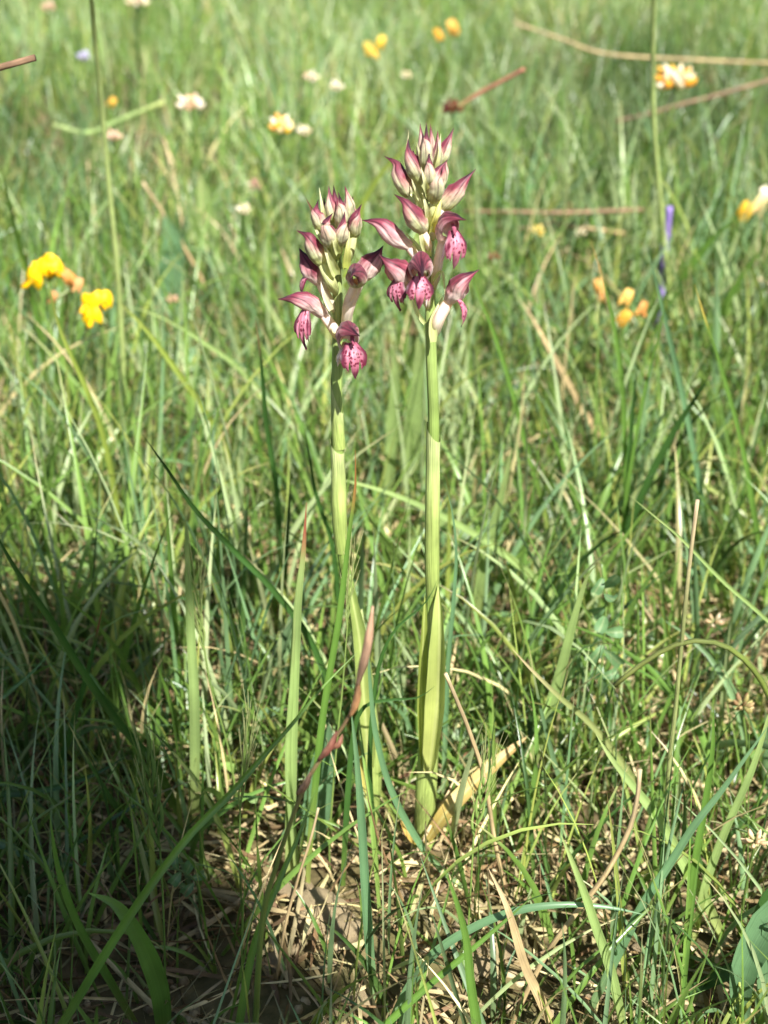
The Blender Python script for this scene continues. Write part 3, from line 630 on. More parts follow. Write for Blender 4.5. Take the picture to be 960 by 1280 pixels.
H('dark thin blade just left of the shorter orchid stem', 'dark', 7, [(381, 535), (388, 580), (397, 625), (415, 680), (424, 760), (430, 860)], None, -.02)
H('slender curved blade just right of the taller orchid stem', 'blue', 7, [(557, 604), (565, 640), (570, 690), (566, 760), (560, 830), (556, 930)], .02)
H('thin stalk with dry tip leaning behind the taller orchid', 'dryhalf', 5, [(603, 602), (588, 630), (570, 658), (548, 700), (520, 760)], None, -.03)
H('dark thin blade crossing the taller orchid where its leaf parts', 'dark', 7, [(547, 724), (538, 744), (525, 760), (490, 792), (470, 850), (462, 960), (470, 1062)], -.012)
H('dark wavy blade crossing low over both orchid stems', 'dark', 8, [(543, 858), (522, 872), (485, 875), (455, 884), (440, 930), (430, 1075)], -.014, fold=.1)
H('blue-green blade curving across the foot of the shorter orchid', 'blue', 9, [(459, 790), (463, 860), (470, 920), (488, 985), (518, 1044), (550, 1085), (610, 1135)], -.018, fold=.2)
H('long blue-green blade standing before the orchids and leaving the bottom', 'blue', 13, [(438, 880), (446, 950), (452, 1030), (457, 1120), (466, 1230), (480, 1290)], -.055)
H('broad pale blade with bent tip right of the taller orchid', 'pale', 17, [(746, 706), (733, 722), (716, 775), (697, 849), (672, 930), (650, 1002)], None, -.01, fold=.3)
H('blade with long bleached dry tip pointing up left', 'dryhalf', 9, [(640, 811), (665, 838), (700, 872), (738, 905), (775, 950), (815, 1010), (850, 1065)], None, -.02)
H('thin dry tan stalk leaning right of the taller orchid foot', 'straw', 6, [(557, 842), (573, 880), (588, 918), (606, 975), (620, 1060), (640, 1140)], None, -.01, round_=True, name='dry_stalk', cat='dry stalk', group='dry stalks')
H('olive stalk arching over at the right edge', 'olive', 8, [(768, 857), (808, 826), (850, 804), (893, 803), (930, 824), (962, 872), (985, 960)], -.02, round_=True, name='grass_stalk', cat='grass stalk', group='grass stalks')
H('straight pale blade slanting across the right side', 'pale', 6, [(785, 618), (818, 645), (850, 672), (905, 728), (955, 772), (1010, 830)], .03, -.02)
H('jointed stalk with reddish top rising through the olive arch', 'dryhalf', 6, [(872, 625), (866, 670), (860, 724), (852, 803), (844, 890), (836, 960), (832, 1060), (830, 1120)], -.02, round_=True, name='grass_stalk', cat='grass stalk', group='grass stalks')
H('dark green blade standing straight in the tuft right of centre', 'dark', 9, [(796, 462), (790, 520), (785, 600), (780, 690), (776, 770)], None, -.02)
H('tall blue-green blade bending right over the tuft right of centre', 'blue', 9, [(808, 306), (822, 360), (836, 420), (852, 490), (868, 570), (880, 650), (888, 740)], None, -.03)
H('thin green blade leaning right inside the tuft right of centre', 'green', 6, [(833, 365), (826, 410), (812, 460), (796, 540), (783, 620), (776, 700), (772, 775)], None, -.02)
H('dark hairy blade leaning strongly right from the tuft', 'dark', 12, [(888, 468), (870, 496), (845, 535), (815, 590), (790, 650), (772, 720), (766, 780)], None, -.02)
H('green blade near the right edge bent at its yellowish tip', 'green', 8, [(868, 355), (880, 395), (898, 450), (918, 520), (932, 580), (944, 650), (958, 730), (968, 790)], None, -.03, tip=(196, 170, 80))
H('thin curved blade on the left of the tuft right of centre', 'green', 7, [(738, 300), (754, 350), (770, 420), (779, 500), (781, 600), (779, 700), (776, 770)], None, -.02, tip=(180, 150, 100))
H('short thin upright blade between taller orchid and the tuft', 'green', 6, [(672, 502), (688, 540), (705, 585), (725, 640), (738, 692), (744, 740)], None, -.02)
H('long blade slanting down from the flowers of the taller orchid', 'green', 7, [(578, 322), (600, 375), (618, 420), (640, 490), (658, 560), (680, 635), (690, 700)], None, -.02)
H('pale blade rising behind the lowest flower of the taller orchid', 'pale', 9, [(590, 345), (574, 386), (562, 425), (549, 465), (535, 530), (528, 600)], None, -.01)
H('yellow-green blade arching between the two flower heads', 'yellow', 10, [(520, 168), (502, 190), (480, 212), (458, 246), (442, 290), (430, 360), (425, 440)], None, -.02)
H('very tall thin stalk at the upper left running out of the top', 'light', 7, [(113, -20), (118, 40), (126, 120), (135, 220), (146, 330), (153, 430), (160, 560)], None, -.08, round_=True, name='grass_stalk', cat='grass stalk', group='grass stalks')
H('short bright blade tip at the left edge above the yellow flowers', 'green', 8, [(3, 214), (12, 255), (22, 300), (36, 350), (52, 430), (66, 560)], None, -.05)
H('very tall thin stalk at the upper right running out of the top', 'light', 7, [(818, -20), (816, 60), (817, 150), (824, 240), (832, 320), (845, 440)], None, -.08, round_=True, name='grass_stalk', cat='grass stalk', group='grass stalks')
H('pale thick stalk standing far off below the cream flower at the top', 'pale', 9, [(172, 10), (174, 50), (178, 95), (180, 150)], None, 0, round_=True, name='grass_stalk', cat='grass stalk', group='grass stalks')
H('long blade slanting below the yellow flowers on the left', 'yellow', 8, [(60, 350), (75, 412), (108, 487), (130, 550), (146, 633), (158, 740)], None, -.03)
H('blade slanting right from beneath the lower yellow flower', 'yellow', 9, [(144, 373), (179, 408), (217, 458), (250, 505), (282, 560), (300, 640)], None, -.02)
H('thin bent blade arching over toward the shorter orchid', 'pale', 7, [(160, 382), (205, 398), (250, 425), (300, 462), (345, 520), (372, 600)], None, -.02)
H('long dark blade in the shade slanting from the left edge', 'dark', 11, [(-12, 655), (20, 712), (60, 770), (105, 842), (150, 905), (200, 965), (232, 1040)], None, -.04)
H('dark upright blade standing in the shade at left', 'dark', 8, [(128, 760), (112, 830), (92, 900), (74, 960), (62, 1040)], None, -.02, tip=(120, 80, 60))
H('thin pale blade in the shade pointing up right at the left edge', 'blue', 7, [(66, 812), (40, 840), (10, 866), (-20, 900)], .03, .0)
H('blurred broad green blade crossing the shaded corner up toward the orchids', 'green', 12, [(446, 816), (405, 856), (365, 905), (330, 944), (284, 996), (233, 1048), (167, 1137), (95, 1252), (60, 1320)], -.085, .03)
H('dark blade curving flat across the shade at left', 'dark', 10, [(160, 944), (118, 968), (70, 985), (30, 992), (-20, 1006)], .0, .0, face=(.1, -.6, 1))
H('blue-green strap lying low in the shade at the left edge', 'blue', 14, [(122, 1080), (80, 1080), (40, 1072), (-10, 1058)], -.012, 0, face=(.1, -.6, 1))
H('soft bright green blade close to the lens at the bottom', 'green', 14, [(555, 1085), (568, 1120), (582, 1172), (588, 1230), (598, 1310)], -.085)
H('blue-green blade arching over the bare soil at the bottom', 'blue', 12, [(808, 1144), (760, 1134), (700, 1131), (640, 1140), (585, 1163), (540, 1195), (508, 1240), (486, 1290)], -.068, .0, fold=.15, face=(0, -.7, 1))
H('straight green blade crossing beneath the arching blue-green blade', 'green', 11, [(664, 1122), (630, 1152), (590, 1186), (535, 1232), (480, 1282), (440, 1320)], -.08, .01)
H('long blue-green blade slanting down across the lower right', 'blue', 14, [(962, 905), (935, 942), (900, 990), (868, 1030), (836, 1080), (802, 1132), (770, 1196), (736, 1264), (720, 1310)], -.06, .01)
H('bright green blade crossing the long slanting blue-green one', 'pale', 15, [(745, 918), (765, 950), (800, 994), (828, 1032), (858, 1086), (884, 1130), (908, 1180)], None, .01)
H('bent straw culm with dry top at the lower right', 'straw', 7, [(800, 962), (796, 1000), (785, 1040), (756, 1094), (718, 1144), (680, 1198), (640, 1280)], -.062, round_=True, name='dry_stalk', cat='dry stalk', group='dry stalks')
H('thick pale straw lying toward the lens at the bottom', 'straw', 13, [(610, 1085), (628, 1120), (640, 1152), (656, 1207), (676, 1250), (700, 1310)], -.072, name='straw', cat='straw', fold=.12)
H('green blade at the lower right going out of the bottom', 'pale', 14, [(700, 1040), (728, 1110), (745, 1160), (762, 1210), (776, 1270), (786, 1320)], -.07)
H('short flat bright green blade lying across the litter', 'green', 16, [(650, 1166), (690, 1160), (730, 1158), (775, 1160)], None, 0, face=(0, -.4, 1), prof=([0, .1, .9, 1], [.8, 1, .9, .3]))
H('upright green blade rising at the lower right above the litter', 'green', 12, [(892, 880), (890, 940), (880, 1010), (868, 1080), (860, 1150), (852, 1210)], None, .0)
H('bright blade at the right edge leaning left over the litter', 'pale', 13, [(968, 870), (940, 960), (905, 1040), (880, 1110), (866, 1180)], None, .0)
H('straight thin pale dry stalk standing in front of the broad blue leaf', 'straw', 4, [(398, 1010), (388, 1050), (372, 1100), (356, 1160), (344, 1230)], None, .0, round_=True, name='dry_stalk', cat='dry stalk', group='dry stalks')
H('soft green blade close to the lens left of the bare soil', 'green', 11, [(395, 985), (375, 1040), (345, 1110), (318, 1180), (302, 1260), (296, 1320)], -.09, .02)
H('upright green blade in the shade at the bottom left', 'mid' if 'mid' in KC else 'green', 11, [(62, 1020), (74, 1090), (100, 1160), (140, 1230), (180, 1290)], -.06)
H('very pale thin blade at the right edge above mid height', 'pale', 6, [(945, 180), (960, 205), (985, 250), (1000, 330)], None, -.02)
H('wide soft green blade behind the tuft leaning right', 'green', 13, [(925, 268), (890, 300), (858, 340), (840, 380), (815, 440)], None, -.02)
H('pair-like wide green blade right of the soft leaning one', 'green', 13, [(962, 300), (930, 340), (905, 385), (890, 430), (880, 500)], None, -.02)
H('pale broad blade standing behind the arching blade right of centre', 'pale', 15, [(640, 560), (626, 620), (610, 680), (598, 740), (590, 800)], None, -.01)
H('pale blade leaning behind the taller orchid toward the arching blade', 'pale', 14, [(604, 628), (570, 640), (530, 668), (490, 700), (465, 740)], None, -.01, face=(.2, -1, .8))
H('dry bleached blade slanting behind right of the flower heads', 'straw', 8, [(648, 372), (668, 402), (700, 460), (730, 515), (778, 580)], None, -.01, name='straw', cat='straw', fold=.12)
H('thin dry stalk slanting at upper left', 'straw', 5, [(178, 228), (205, 268), (235, 318), (262, 370), (280, 430)], None, -.02, round_=True, name='dry_stalk', cat='dry stalk', group='dry stalks')
H('long pale dry stem lying across the top right corner', 'straw', 4, [(642, 28), (700, 48), (756, 67), (850, 74), (990, 80)], at_z(800, 70, .075).y, .0, drop=False, round_=True, name='dry_stalk', cat='dry stalk', group='dry stalks')
H('brown bent dry stem below the cream flower at top right', 'brown', 5.5, [(768, 152), (808, 143), (850, 131), (900, 118), (990, 92)], at_z(880, 125, .075).y, .0, drop=False, round_=True, name='dry_stalk', cat='dry stalk', group='dry stalks')
H('brown horizontal stick right of the taller flower head', 'brown', 6, [(582, 264), (640, 265), (700, 266), (760, 264), (806, 262)], at_z(700, 265, .042).y, .0, drop=False, round_=True, name='dry_stalk', cat='dry stalk', group='dry stalks', mat=M_BARK)
H('pale fallen stem lying under the horizontal brown stick', 'straw', 5.5, [(650, 285), (690, 280), (740, 286), (780, 292)], at_z(700, 285, .03).y, 0, drop=False, round_=True, name='dry_stalk', cat='dry stalk', group='dry stalks')
H('pale bent stem hanging level in the upper left meadow', 'pale', 7, [(66, 156), (110, 166), (150, 150), (205, 128)], at_z(140, 150, .075).y, .0, drop=False, round_=True, name='grass_stalk', cat='grass stalk', group='grass stalks')
H('dark seed spike poking in at the upper left edge', 'brown', 11, [(44, 72), (26, 77), (8, 82), (-30, 94), (-60, 200), (-70, 500)], .06, 0, round_=True, name='seed_spike', cat='seed spike', group='seed spikes', mat=M_BARK)
# broad leaves
PB = ([0, .1, .3, .6, .85, 1], [.3, .62, .95, 1, .6, .05])
def broad(label, kind, w, path, Y0, dY=0, face=(.2, -1, .3), fold=.2, twist=.4, wave=0.0, prof=PB):
    return H(label, kind, w, path, Y0, dY, name='broad_leaf', cat='leaf', face=face, fold=fold, twist=twist, wave=wave, prof=prof, mat=M_BROAD, group='broad leaves')
broad('broad blue-grey leaf standing behind the grass left of the orchids foot', 'blue', 38, [(412, 905), (402, 960), (394, 1020), (384, 1078)], .004)
broad('broad blurred blue-green leaf behind the taller orchid stem', 'pale', 30, [(522, 420), (524, 470), (520, 520), (514, 570), (510, 640)], None, -.02)
broad('narrow light green leaf behind and between the two stems', 'pale', 16, [(492, 425), (494, 480), (490, 535), (486, 600), (484, 650)], None, -.02)
broad('wavy-edged broad green leaf in the shade at lower left', 'green', 25, [(110, 1116), (146, 1132), (174, 1172), (192, 1214), (202, 1250), (206, 1300)], -.07, .0, face=(.3, -.8, .7), wave=.4, twist=1.4)
broad('large smooth leaf at the lower right corner', 'blue', 42, [(938, 1296), (926, 1240), (940, 1190), (975, 1150)], -.065, .0, face=(-.3, -.8, .6))
broad('dark leaf edge-on beside the large smooth corner leaf', 'dark', 30, [(985, 1090), (955, 1120), (935, 1180), (915, 1260), (908, 1310)], -.06, .0, face=(.6, -.7, .2))
broad('flat dark blade leaning into the lower right corner', 'dark', 22, [(830, 1262), (870, 1236), (920, 1212), (985, 1190)], -.055, .0, face=(0, -.6, 1))
broad('broad pale green leaf far behind the shorter flower head', 'blue', 34, [(205, 265), (215, 305), (214, 345), (210, 385), (208, 430)], None)
broad('upright broad leaf far left of the shorter flower head', 'pale', 24, [(250, 215), (256, 255), (262, 300), (262, 350)], None)

# notched vetch leaf and jointed seed stalks
def vetch_leaf(label, path, Y0, lf, w=11):
    path = path[::-1]; pts = [at(x, y, Y0) for x, y in path]; hz = float(hgt(pts[0].x, pts[0].y)); pts.insert(0, Vector((pts[0].x, pts[0].y, hz - .002)))
    root = Vector((pts[0].x, pts[0].y, hz)); E_ = tag(empty('vetch_sprig', root), label, 'vetch', 'vetch sprigs')
    m0 = mpp(pts[1]); mb = MB(); tube(mb, pts, [1.8 * m0, 1.5 * m0, 1.2 * m0], lambda t, v: lin((108, 132, 70)), n=20, k=6); mb.build('stem', M_GRASS, E_, root)
    for (x0, y0, x1, y1) in lf:
        mb = MB(); a, b_ = at(x0, y0, Y0), at(x1, y1, Y0 - random.uniform(-.003, .006))
        ribbon(mb, [a, a.lerp(b_, .5) + Vector((0, -.001, .0005)), b_], w * m0 * random.uniform(.85, 1.15), lambda t, v: mixc(lin((96, 128, 84)), lin((142, 156, 112)), .6 * math.exp(-((v - .5) / .05) ** 2)), (random.uniform(-.5, .5), -1, .6), n=8, fold=.2, k=6, prof=([0, .3, .75, .92, 1], [.2, .75, 1, .95, .75]))
        mb.build('leaflet', M_BROAD, E_, root)
    return E_
vetch_leaf('small blue-green vetch sprig with notched leaflets right of the broad bent blade', [(752, 705), (757, 760), (754, 810), (748, 880), (744, 920)], .03,
           [(754, 722, 743, 742), (755, 735, 772, 720), (756, 760, 740, 768), (756, 770, 748, 790), (757, 790, 779, 790), (755, 805, 738, 828), (755, 812, 777, 832), (752, 830, 740, 848), (752, 840, 752, 866), (756, 742, 768, 750), (753, 846, 772, 840)], 14)
vetch_leaf('small shaded vetch sprig low in the dark left corner', [(210, 1085), (230, 1090), (246, 1105), (250, 1140)], -.03,
           [(215, 1086, 200, 1075), (222, 1088, 218, 1070), (232, 1092, 240, 1076), (238, 1098, 256, 1092), (226, 1090, 214, 1106), (242, 1104, 228, 1118)], 12)

def seed_head(label, head, stalk, Y0, wpx, awn, c0, c1, nsp=9, dY=0.0):
    """a grass flower spike: stalk, overlapping spikelets and fine bristles"""
    top, bot = head[0], head[-1]; sp = [at(x, y, Y0) for x, y in stalk[::-1]]; hd = [at(x, y, Y0) for x, y in head[::-1]]
    hz = float(hgt(sp[0].x, sp[0].y)); sp.insert(0, Vector((sp[0].x, sp[0].y, min(hz - .002, sp[0].z)))); root = Vector((sp[0].x, sp[0].y, hz))
    E_ = tag(empty('grass_seed_head', root), label, 'grass seed head', 'grass seed heads'); m0 = mpp(hd[0])
    mb = MB(); tube(mb, sp + hd, [1.6 * m0, 1.4 * m0, 1.2 * m0, .8 * m0], lambda t, v: mixc(lin(c0), lin((120, 144, 72)), 1 - t), n=30, k=6); mb.build('stalk', M_GRASS, E_, root)
    P = spline(hd, nsp); T = tangents(P); aw = MB()
    for i in range(nsp):
        p, t = P[i], T[i]; sd_ = t.cross(Vector((0, -1, 0))).normalized() * (1 if i % 2 else -1); ln = (hd[-1] - hd[0]).length / nsp * 3.4
        q = p + t * ln + sd_ * wpx * m0 * random.uniform(.22, .45) + Vector((0, -random.uniform(0, .4) * wpx * m0, 0)); mb = MB()
        tube(mb, [p, p.lerp(q, .5) + sd_ * wpx * m0 * .18, q], [.08 * wpx * m0, wpx * m0 * .14, wpx * m0 * .11, .1 * m0], lambda t_, v: mixc(lin(c0), lin(c1), t_), n=8, k=7)
        mb.build('spikelet', M_BRACT, E_, root)
        for r in range(3):
            e = q + (t + sd_ * random.uniform(-.05, .28) + Vector((0, -random.uniform(-.1, .2), 0))).normalized() * awn * m0 * random.uniform(.6, 1.1)
            tube(aw, [p.lerp(q, .9), e], [.55 * m0, .4 * m0, .2 * m0], lambda t_, v: mixc(lin(c1), lin((200, 196, 150)), t_), n=3, k=4, cap=False)
    aw.build('awns', M_BRACT, E_, root)['kind'] = 'stuff'
    return E_
seed_head('bristly green grass seed head at the edge of the shade', [(248, 738), (250, 775), (256, 815)], [(256, 815), (264, 860), (284, 930), (296, 1000)], .012, 10, 62, (130, 152, 84), (156, 170, 104))
seed_head('green bristly seed head by the tan stalk at the taller orchid foot', [(606, 972), (600, 1005), (592, 1045)], [(592, 1045), (589, 1100), (586, 1150), (584, 1210)], -.04, 15, 60, (136, 164, 86), (156, 178, 100), 7)
seed_head('fine bristly seed head between the shorter orchid and a green blade', [(438, 718), (436, 745), (434, 785)], [(434, 785), (428, 860), (420, 940), (412, 1050)], -.006, 8, 44, (140, 160, 90), (160, 172, 110), 7)
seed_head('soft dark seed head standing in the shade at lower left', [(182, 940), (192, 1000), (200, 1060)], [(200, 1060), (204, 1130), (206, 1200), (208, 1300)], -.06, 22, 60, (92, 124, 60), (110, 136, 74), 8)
seed_head('slim green seed head low in the grass under the shorter orchid', [(310, 930), (304, 975), (300, 1015)], [(300, 1015), (300, 1080), (303, 1150)], -.03, 9, 50, (120, 146, 78), (150, 164, 98), 7)
def red_stalk():
    """foreground stalk with reddish seed pods, out of focus"""
    Y0 = -.085; pts = [at(x, y, Y0) for x, y in [(310, 1310), (326, 1170), (346, 1080), (380, 985), (405, 942), (438, 892), (447, 850), (458, 800), (466, 758)]]
    root = Vector((pts[0].x, pts[0].y, float(hgt(pts[0].x, pts[0].y)))); pts[0].z = min(pts[0].z, root.z - .001)
    E_ = tag(empty('seed_stalk', root), 'soft reddish-brown seed stalk close to the lens before the shorter orchid', 'seed stalk', 'seed spikes'); m0 = mpp(pts[4])
    mb = MB(); tube(mb, pts, [5 * m0, 4.6 * m0, 4 * m0, 3.2 * m0, 2.4 * m0, 1.6 * m0], lambda t, v: ramp([(0, lin((112, 136, 62))), (.55, lin((126, 140, 74))), (.72, lin((150, 130, 92))), (1, lin((140, 100, 80)))], t), n=40, k=8); mb.build('stalk', M_GRASS, E_, root)
    for (x0, y0, x1, y1, w_, c_) in [(446, 858, 466, 758, 12, (186, 150, 122)), (438, 895, 449, 850, 10, (190, 140, 96)), (398, 950, 421, 914, 10, (116, 70, 58)), (415, 936, 428, 918, 8, (128, 84, 66)), (372, 992, 388, 965, 10, (150, 116, 90))]:
        a, b_ = at(x0, y0, Y0 - .001), at(x1, y1, Y0 - .001); mb = MB()
        tube(mb, [a, a.lerp(b_, .5) + Vector((.0004, -.0006, 0)), b_], [w_ * .2 * m0, w_ * .5 * m0, w_ * .45 * m0, w_ * .1 * m0], lambda t, v: mixc(lin(c_), lin((176, 140, 110)), .3 * math.cos(v * 12) + .1), n=12, k=8); mb.build('seed_pod', M_DRY, E_, root)
red_stalk()

# ------------------------------------------------------------------ meadow flowers
def pea_flower(E_, root, p, face, size, c, i):
    size *= .82; face = Vector(face).normalized(); up = Vector((random.uniform(-.8, .8), 0, 1)); ky, kx = (1.0, 1.0) if c == YEL else (1.35, .72); up = (up - face * up.dot(face)).normalized(); s = face.cross(up); cl = lin(c); c2 = mixc(cl, lin((206, 96, 20)), .35)
    mb = MB()
    def f(a, b):
        r = a / 8; th = (b / 14 * 2 - 1) * 2.2
        return p + up * (ky * size * .66 * r * math.cos(th) * (1 - .22 * math.exp(-(th / .25) ** 2)) * (1.05 - .1 * math.cos(2 * th)) + size * .05) + s * (kx * size * .58 * r * math.sin(th)) - face * (size * (.30 * r * r - .12 * abs(math.sin(th)) * r))
    mb.grid(f, 8, 14, lambda t, v: mixc(mixc(c2, cl, t * 1.8), c2, .5 * max(0, math.cos(v * 40)) * (1 - t))); st = mb.build('flower', M_PETAL, E_, root)
    for q in (-1, 1):
        mb = MB()
        def g(a, b):
            t, u = a / 8, b / 8 * 2 - 1; wv = math.sin(PI * min(1, t * .92 + .08)) ** .7
            return p + face * (size * .62 * t) + up * (size * (-.05 - .12 * t + .26 * wv * u * .9)) + s * (kx * q * size * (.03 + .13 * wv * (1 - u * u * .8)))
        mb.grid(g, 8, 8, lambda t, v: mixc(cl, c2, .3 * (1 - t))); mb.build('wing', M_PETAL, st, root)
def stem_to(E_, root, p, m0, col=(110, 134, 66), w_=4):
    mb = MB(); mid = root.lerp(p, .55) + Vector((random.uniform(-.004, .004), random.uniform(-.004, .004), 0))
    tube(mb, [root - Vector((0, 0, .003)), mid, p], [w_ * .5 * m0, w_ * .45 * m0, w_ * .4 * m0], lambda t, v: lin(col), n=12, k=6); mb.build('stem', M_GRASS, E_, root)
def trefoil(label, x, y, z, flowers):
    z += .02 if y < 200 else .0; flowers = [(dx, dy, sz * (.85 if y < 200 else .95), c_, fx) for dx, dy, sz, c_, fx in flowers]
    p = at_z(x, y, z); root = Vector((p.x + random.uniform(-.01, .01), p.y + .01, 0)); root.z = float(hgt(root.x, root.y)); m0 = mpp(p)
    E_ = tag(empty('trefoil', root), label, 'trefoil', 'yellow trefoil flowers'); stem_to(E_, root, p + Vector((0, .003, -.004)), m0)
    for i, (dx, dy, sz, c, fx) in enumerate(flowers):
        q = p + (RIGHT * dx - UP * dy) * m0; pea_flower(E_, root, q, (fx, -1, -.15 + .25 * random.random()), sz * m0, c, i)
        mb = MB(); tube(mb, [p + Vector((0, .003, -.004)), q + Vector((0, .002, -.001)), q - Vector((0, .001, 0))], [1.5 * m0, 2.2 * m0, 3 * m0, 2 * m0], lambda t, v: lin((124, 140, 70)), n=8, k=6); mb.build('calyx', M_GRASS, E_, root)
YEL, ORA, PCH = (248, 204, 16), (226, 142, 40), (206, 158, 104)
trefoil('bright yellow trefoil cluster at the left, upper of the two near ones', 55, 345, .085, [(-16, 6, 32, YEL, -.7), (8, -12, 30, YEL, .1), (-6, -4, 28, YEL, -.2), (16, -6, 24, YEL, .6)])
trefoil('orange-brown withered trefoil cluster beside the bright yellow ones', 88, 352, .08, [(0, -2, 24, (212, 150, 80), .3), (10, 8, 20, PCH, .6), (-24, 22, 18, PCH, -.3)])
trefoil('bright yellow trefoil cluster at the left, lower one with wide petals', 120, 388, .075, [(-11, -6, 30, YEL, -.6), (9, -10, 30, YEL, .5), (-6, 11, 30, YEL, -.1)])
trefoil('single dull orange trefoil flower right of the taller flower head', 750, 362, .06, [(0, 0, 22, (214, 160, 84), -.2), (3, 12, 16, (190, 140, 84), .4)])
trefoil('orange trefoil cluster right of the single dull orange flower', 785, 388, .055, [(-8, 13, 24, (228, 172, 66), -.4), (-2, -12, 24, (232, 188, 100), .2), (18, 2, 22, (200, 142, 76), .5)])
trefoil('yellow and cream trefoil cluster cut by the right edge', 945, 262, .06, [(-16, 6, 26, (240, 190, 60), -.4), (4, 0, 28, (240, 214, 150), .1), (14, -14, 24, (236, 226, 196), .4)])
trefoil('small far yellow trefoil cluster above between the flower heads', 468, 62, .06, [(-8, 2, 20, (232, 196, 70), -.3), (8, -6, 20, (232, 196, 70), .3), (0, 8, 16, (232, 176, 30), 0)])
trefoil('far orange trefoil cluster left of the long dry stem at the top', 560, 40, .06, [(-12, 6, 18, (228, 170, 60), -.3), (8, -2, 24, (226, 176, 84), .3)])
trefoil('small far orange trefoil flower at the upper left', 138, 130, .05, [(0, 0, 16, (226, 172, 60), 0)])
def flower_head(label, x, y, z, rpx, cols, nf=18, name='clover_head', cat='flower head', squash=.8):
    rpx *= .85 if y < 400 else 1; z += .02 if y < 200 else .012 if y < 400 else 0
    p = at_z(x, y, z); root = Vector((p.x + random.uniform(-.008, .008), p.y + .008, 0)); root.z = float(hgt(root.x, root.y)); m0 = mpp(p)
    E_ = tag(empty(name, root), label, cat, 'cream meadow flower heads'); stem_to(E_, root, p, m0)
    for i in range(nf):
        th = i * 2.39996; zz = 1 - 1.35 * (i + .5) / nf; rr = math.sqrt(max(0, 1 - zz * zz))
        d = Vector((rr * math.cos(th), rr * math.sin(th), zz * squash)); c = lin(random.choice(cols)); mb = MB(); L_ = rpx * m0 * random.uniform(.8, 1.12)
        tube(mb, [p + d * L_ * .2, p + d * L_ * .7, p + d * L_ + Vector((0, 0, L_ * .22))], [L_ * .09, L_ * .15, L_ * .2, L_ * .15, L_ * .03], lambda t, v: mixc(lin((168, 176, 120)), c, t * 2), n=8, k=7); mb.build('floret', M_PETAL, E_, root)
CR = [(236, 226, 196), (228, 214, 176), (240, 234, 216)]
flower_head('large cream and orange flower head at the upper right', 845, 102, .09, 30, CR + [(232, 170, 60), (240, 196, 90)], 26)
flower_head('pinkish cream flower head at the upper left', 238, 132, .07, 20, [(230, 206, 186), (226, 196, 160), (236, 224, 206), (214, 160, 110)], 18)
flower_head('yellow and cream flower head above the shorter orchid', 352, 160, .07, 21, [(244, 200, 40), (240, 224, 170), (238, 232, 212), (226, 170, 80)], 20)
flower_head('cream flower head beside the yellow and cream one', 380, 166, .065, 13, CR, 12)
flower_head('small cream flower head above the shorter orchid, higher up', 388, 98, .06, 13, CR + [(226, 196, 170)], 12)
flower_head('tiny white flower head far up between the flower heads', 420, 110, .06, 12, CR, 12)
flower_head('cream flower head cut by the top edge on the left', 172, 2, .08, 18, CR + [(226, 196, 170)], 16)
flower_head('small pinkish flower head on the left near the bent pale stem', 142, 172, .06, 13, [(230, 200, 180), (222, 190, 160)], 12)
flower_head('small whitish flower head left of the shorter flower head', 305, 264, .05, 12, CR, 12)
flower_head('dull pink bud spike above the small whitish flower head', 319, 234, .05, 9, [(214, 170, 156), (200, 150, 136)], 10, squash=1.8)
flower_head('small dry pinkish flower head right of the yellow trefoils', 216, 376, .04, 10, [(214, 176, 150), (200, 160, 130)], 10)
flower_head('pale lilac flower at the upper left corner', 104, 72, .07, 11, [(190, 184, 222), (204, 198, 230)], 12, name='lilac_flower', cat='flower')
flower_head('tiny cream flower head at the top left edge near the lilac flower', 60, 10, .06, 12, [(224, 190, 170), (214, 176, 150)], 10)
flower_head('small white flower head at the top right of the taller orchid', 508, 96, .06, 10, CR, 10)
flower_head('cream flower head half hidden under the brown horizontal stick', 725, 292, .03, 10, CR, 10)
flower_head('cream and yellow flower head low right of the upper right petals', 672, 290, .03, 14, [(230, 214, 150), (236, 210, 110)], 12)
flower_head('brown dead flower head at the right edge on the arching stalk', 928, 882, .035, 17, [(186, 160, 116), (150, 120, 84), (170, 160, 100)], 14, name='dead_flower', cat='flower head')
flower_head('pale withered flower at the lower right edge', 944, 1052, .03, 17, [(222, 196, 160), (206, 176, 140)], 10, name='dead_flower', cat='flower head')
flower_head('whitish dead flower caught under the jointed stalk at right', 893, 778, .03, 13, [(222, 206, 176), (196, 170, 130)], 9, name='dead_flower', cat='flower head')
flower_head('red-brown dried seed head above and right of the taller orchid', 566, 137, .085, 16, [(118, 58, 42), (138, 70, 48), (96, 48, 40)], 18, name='dead_flower', cat='flower head')
flower_head('small red-brown dry head right of the lower taller-orchid flowers', 617, 322, .06, 11, [(140, 78, 58), (120, 66, 50)], 10, name='dead_flower', cat='flower head')
H('reddish dry stem rising from the red-brown seed head', 'red', 6, [(656, 86), (630, 100), (600, 116), (572, 134)], at_z(566, 137, .115).y, .0, drop=False, round_=True, name='dry_stalk', cat='dry stalk', group='dry stalks')
H('withered lilac flower spike at the right', 'blue', 11, [(837, 258), (834, 290), (829, 325), (828, 372)], at_z(830, 330, .045).y, 0, round_=True, name='lilac_spike', cat='flower spike', group='flower spikes')
lsp = bpy.data.objects.get('lilac_spike')
for a in [lsp.data.attributes['col']]:
    buf = np.zeros(len(lsp.data.vertices) * 4, np.float32); a.data.foreach_get('color', buf); buf = buf.reshape(-1, 4); buf[:, :3] = lin((132, 112, 172)); a.data.foreach_set('color', buf.ravel())

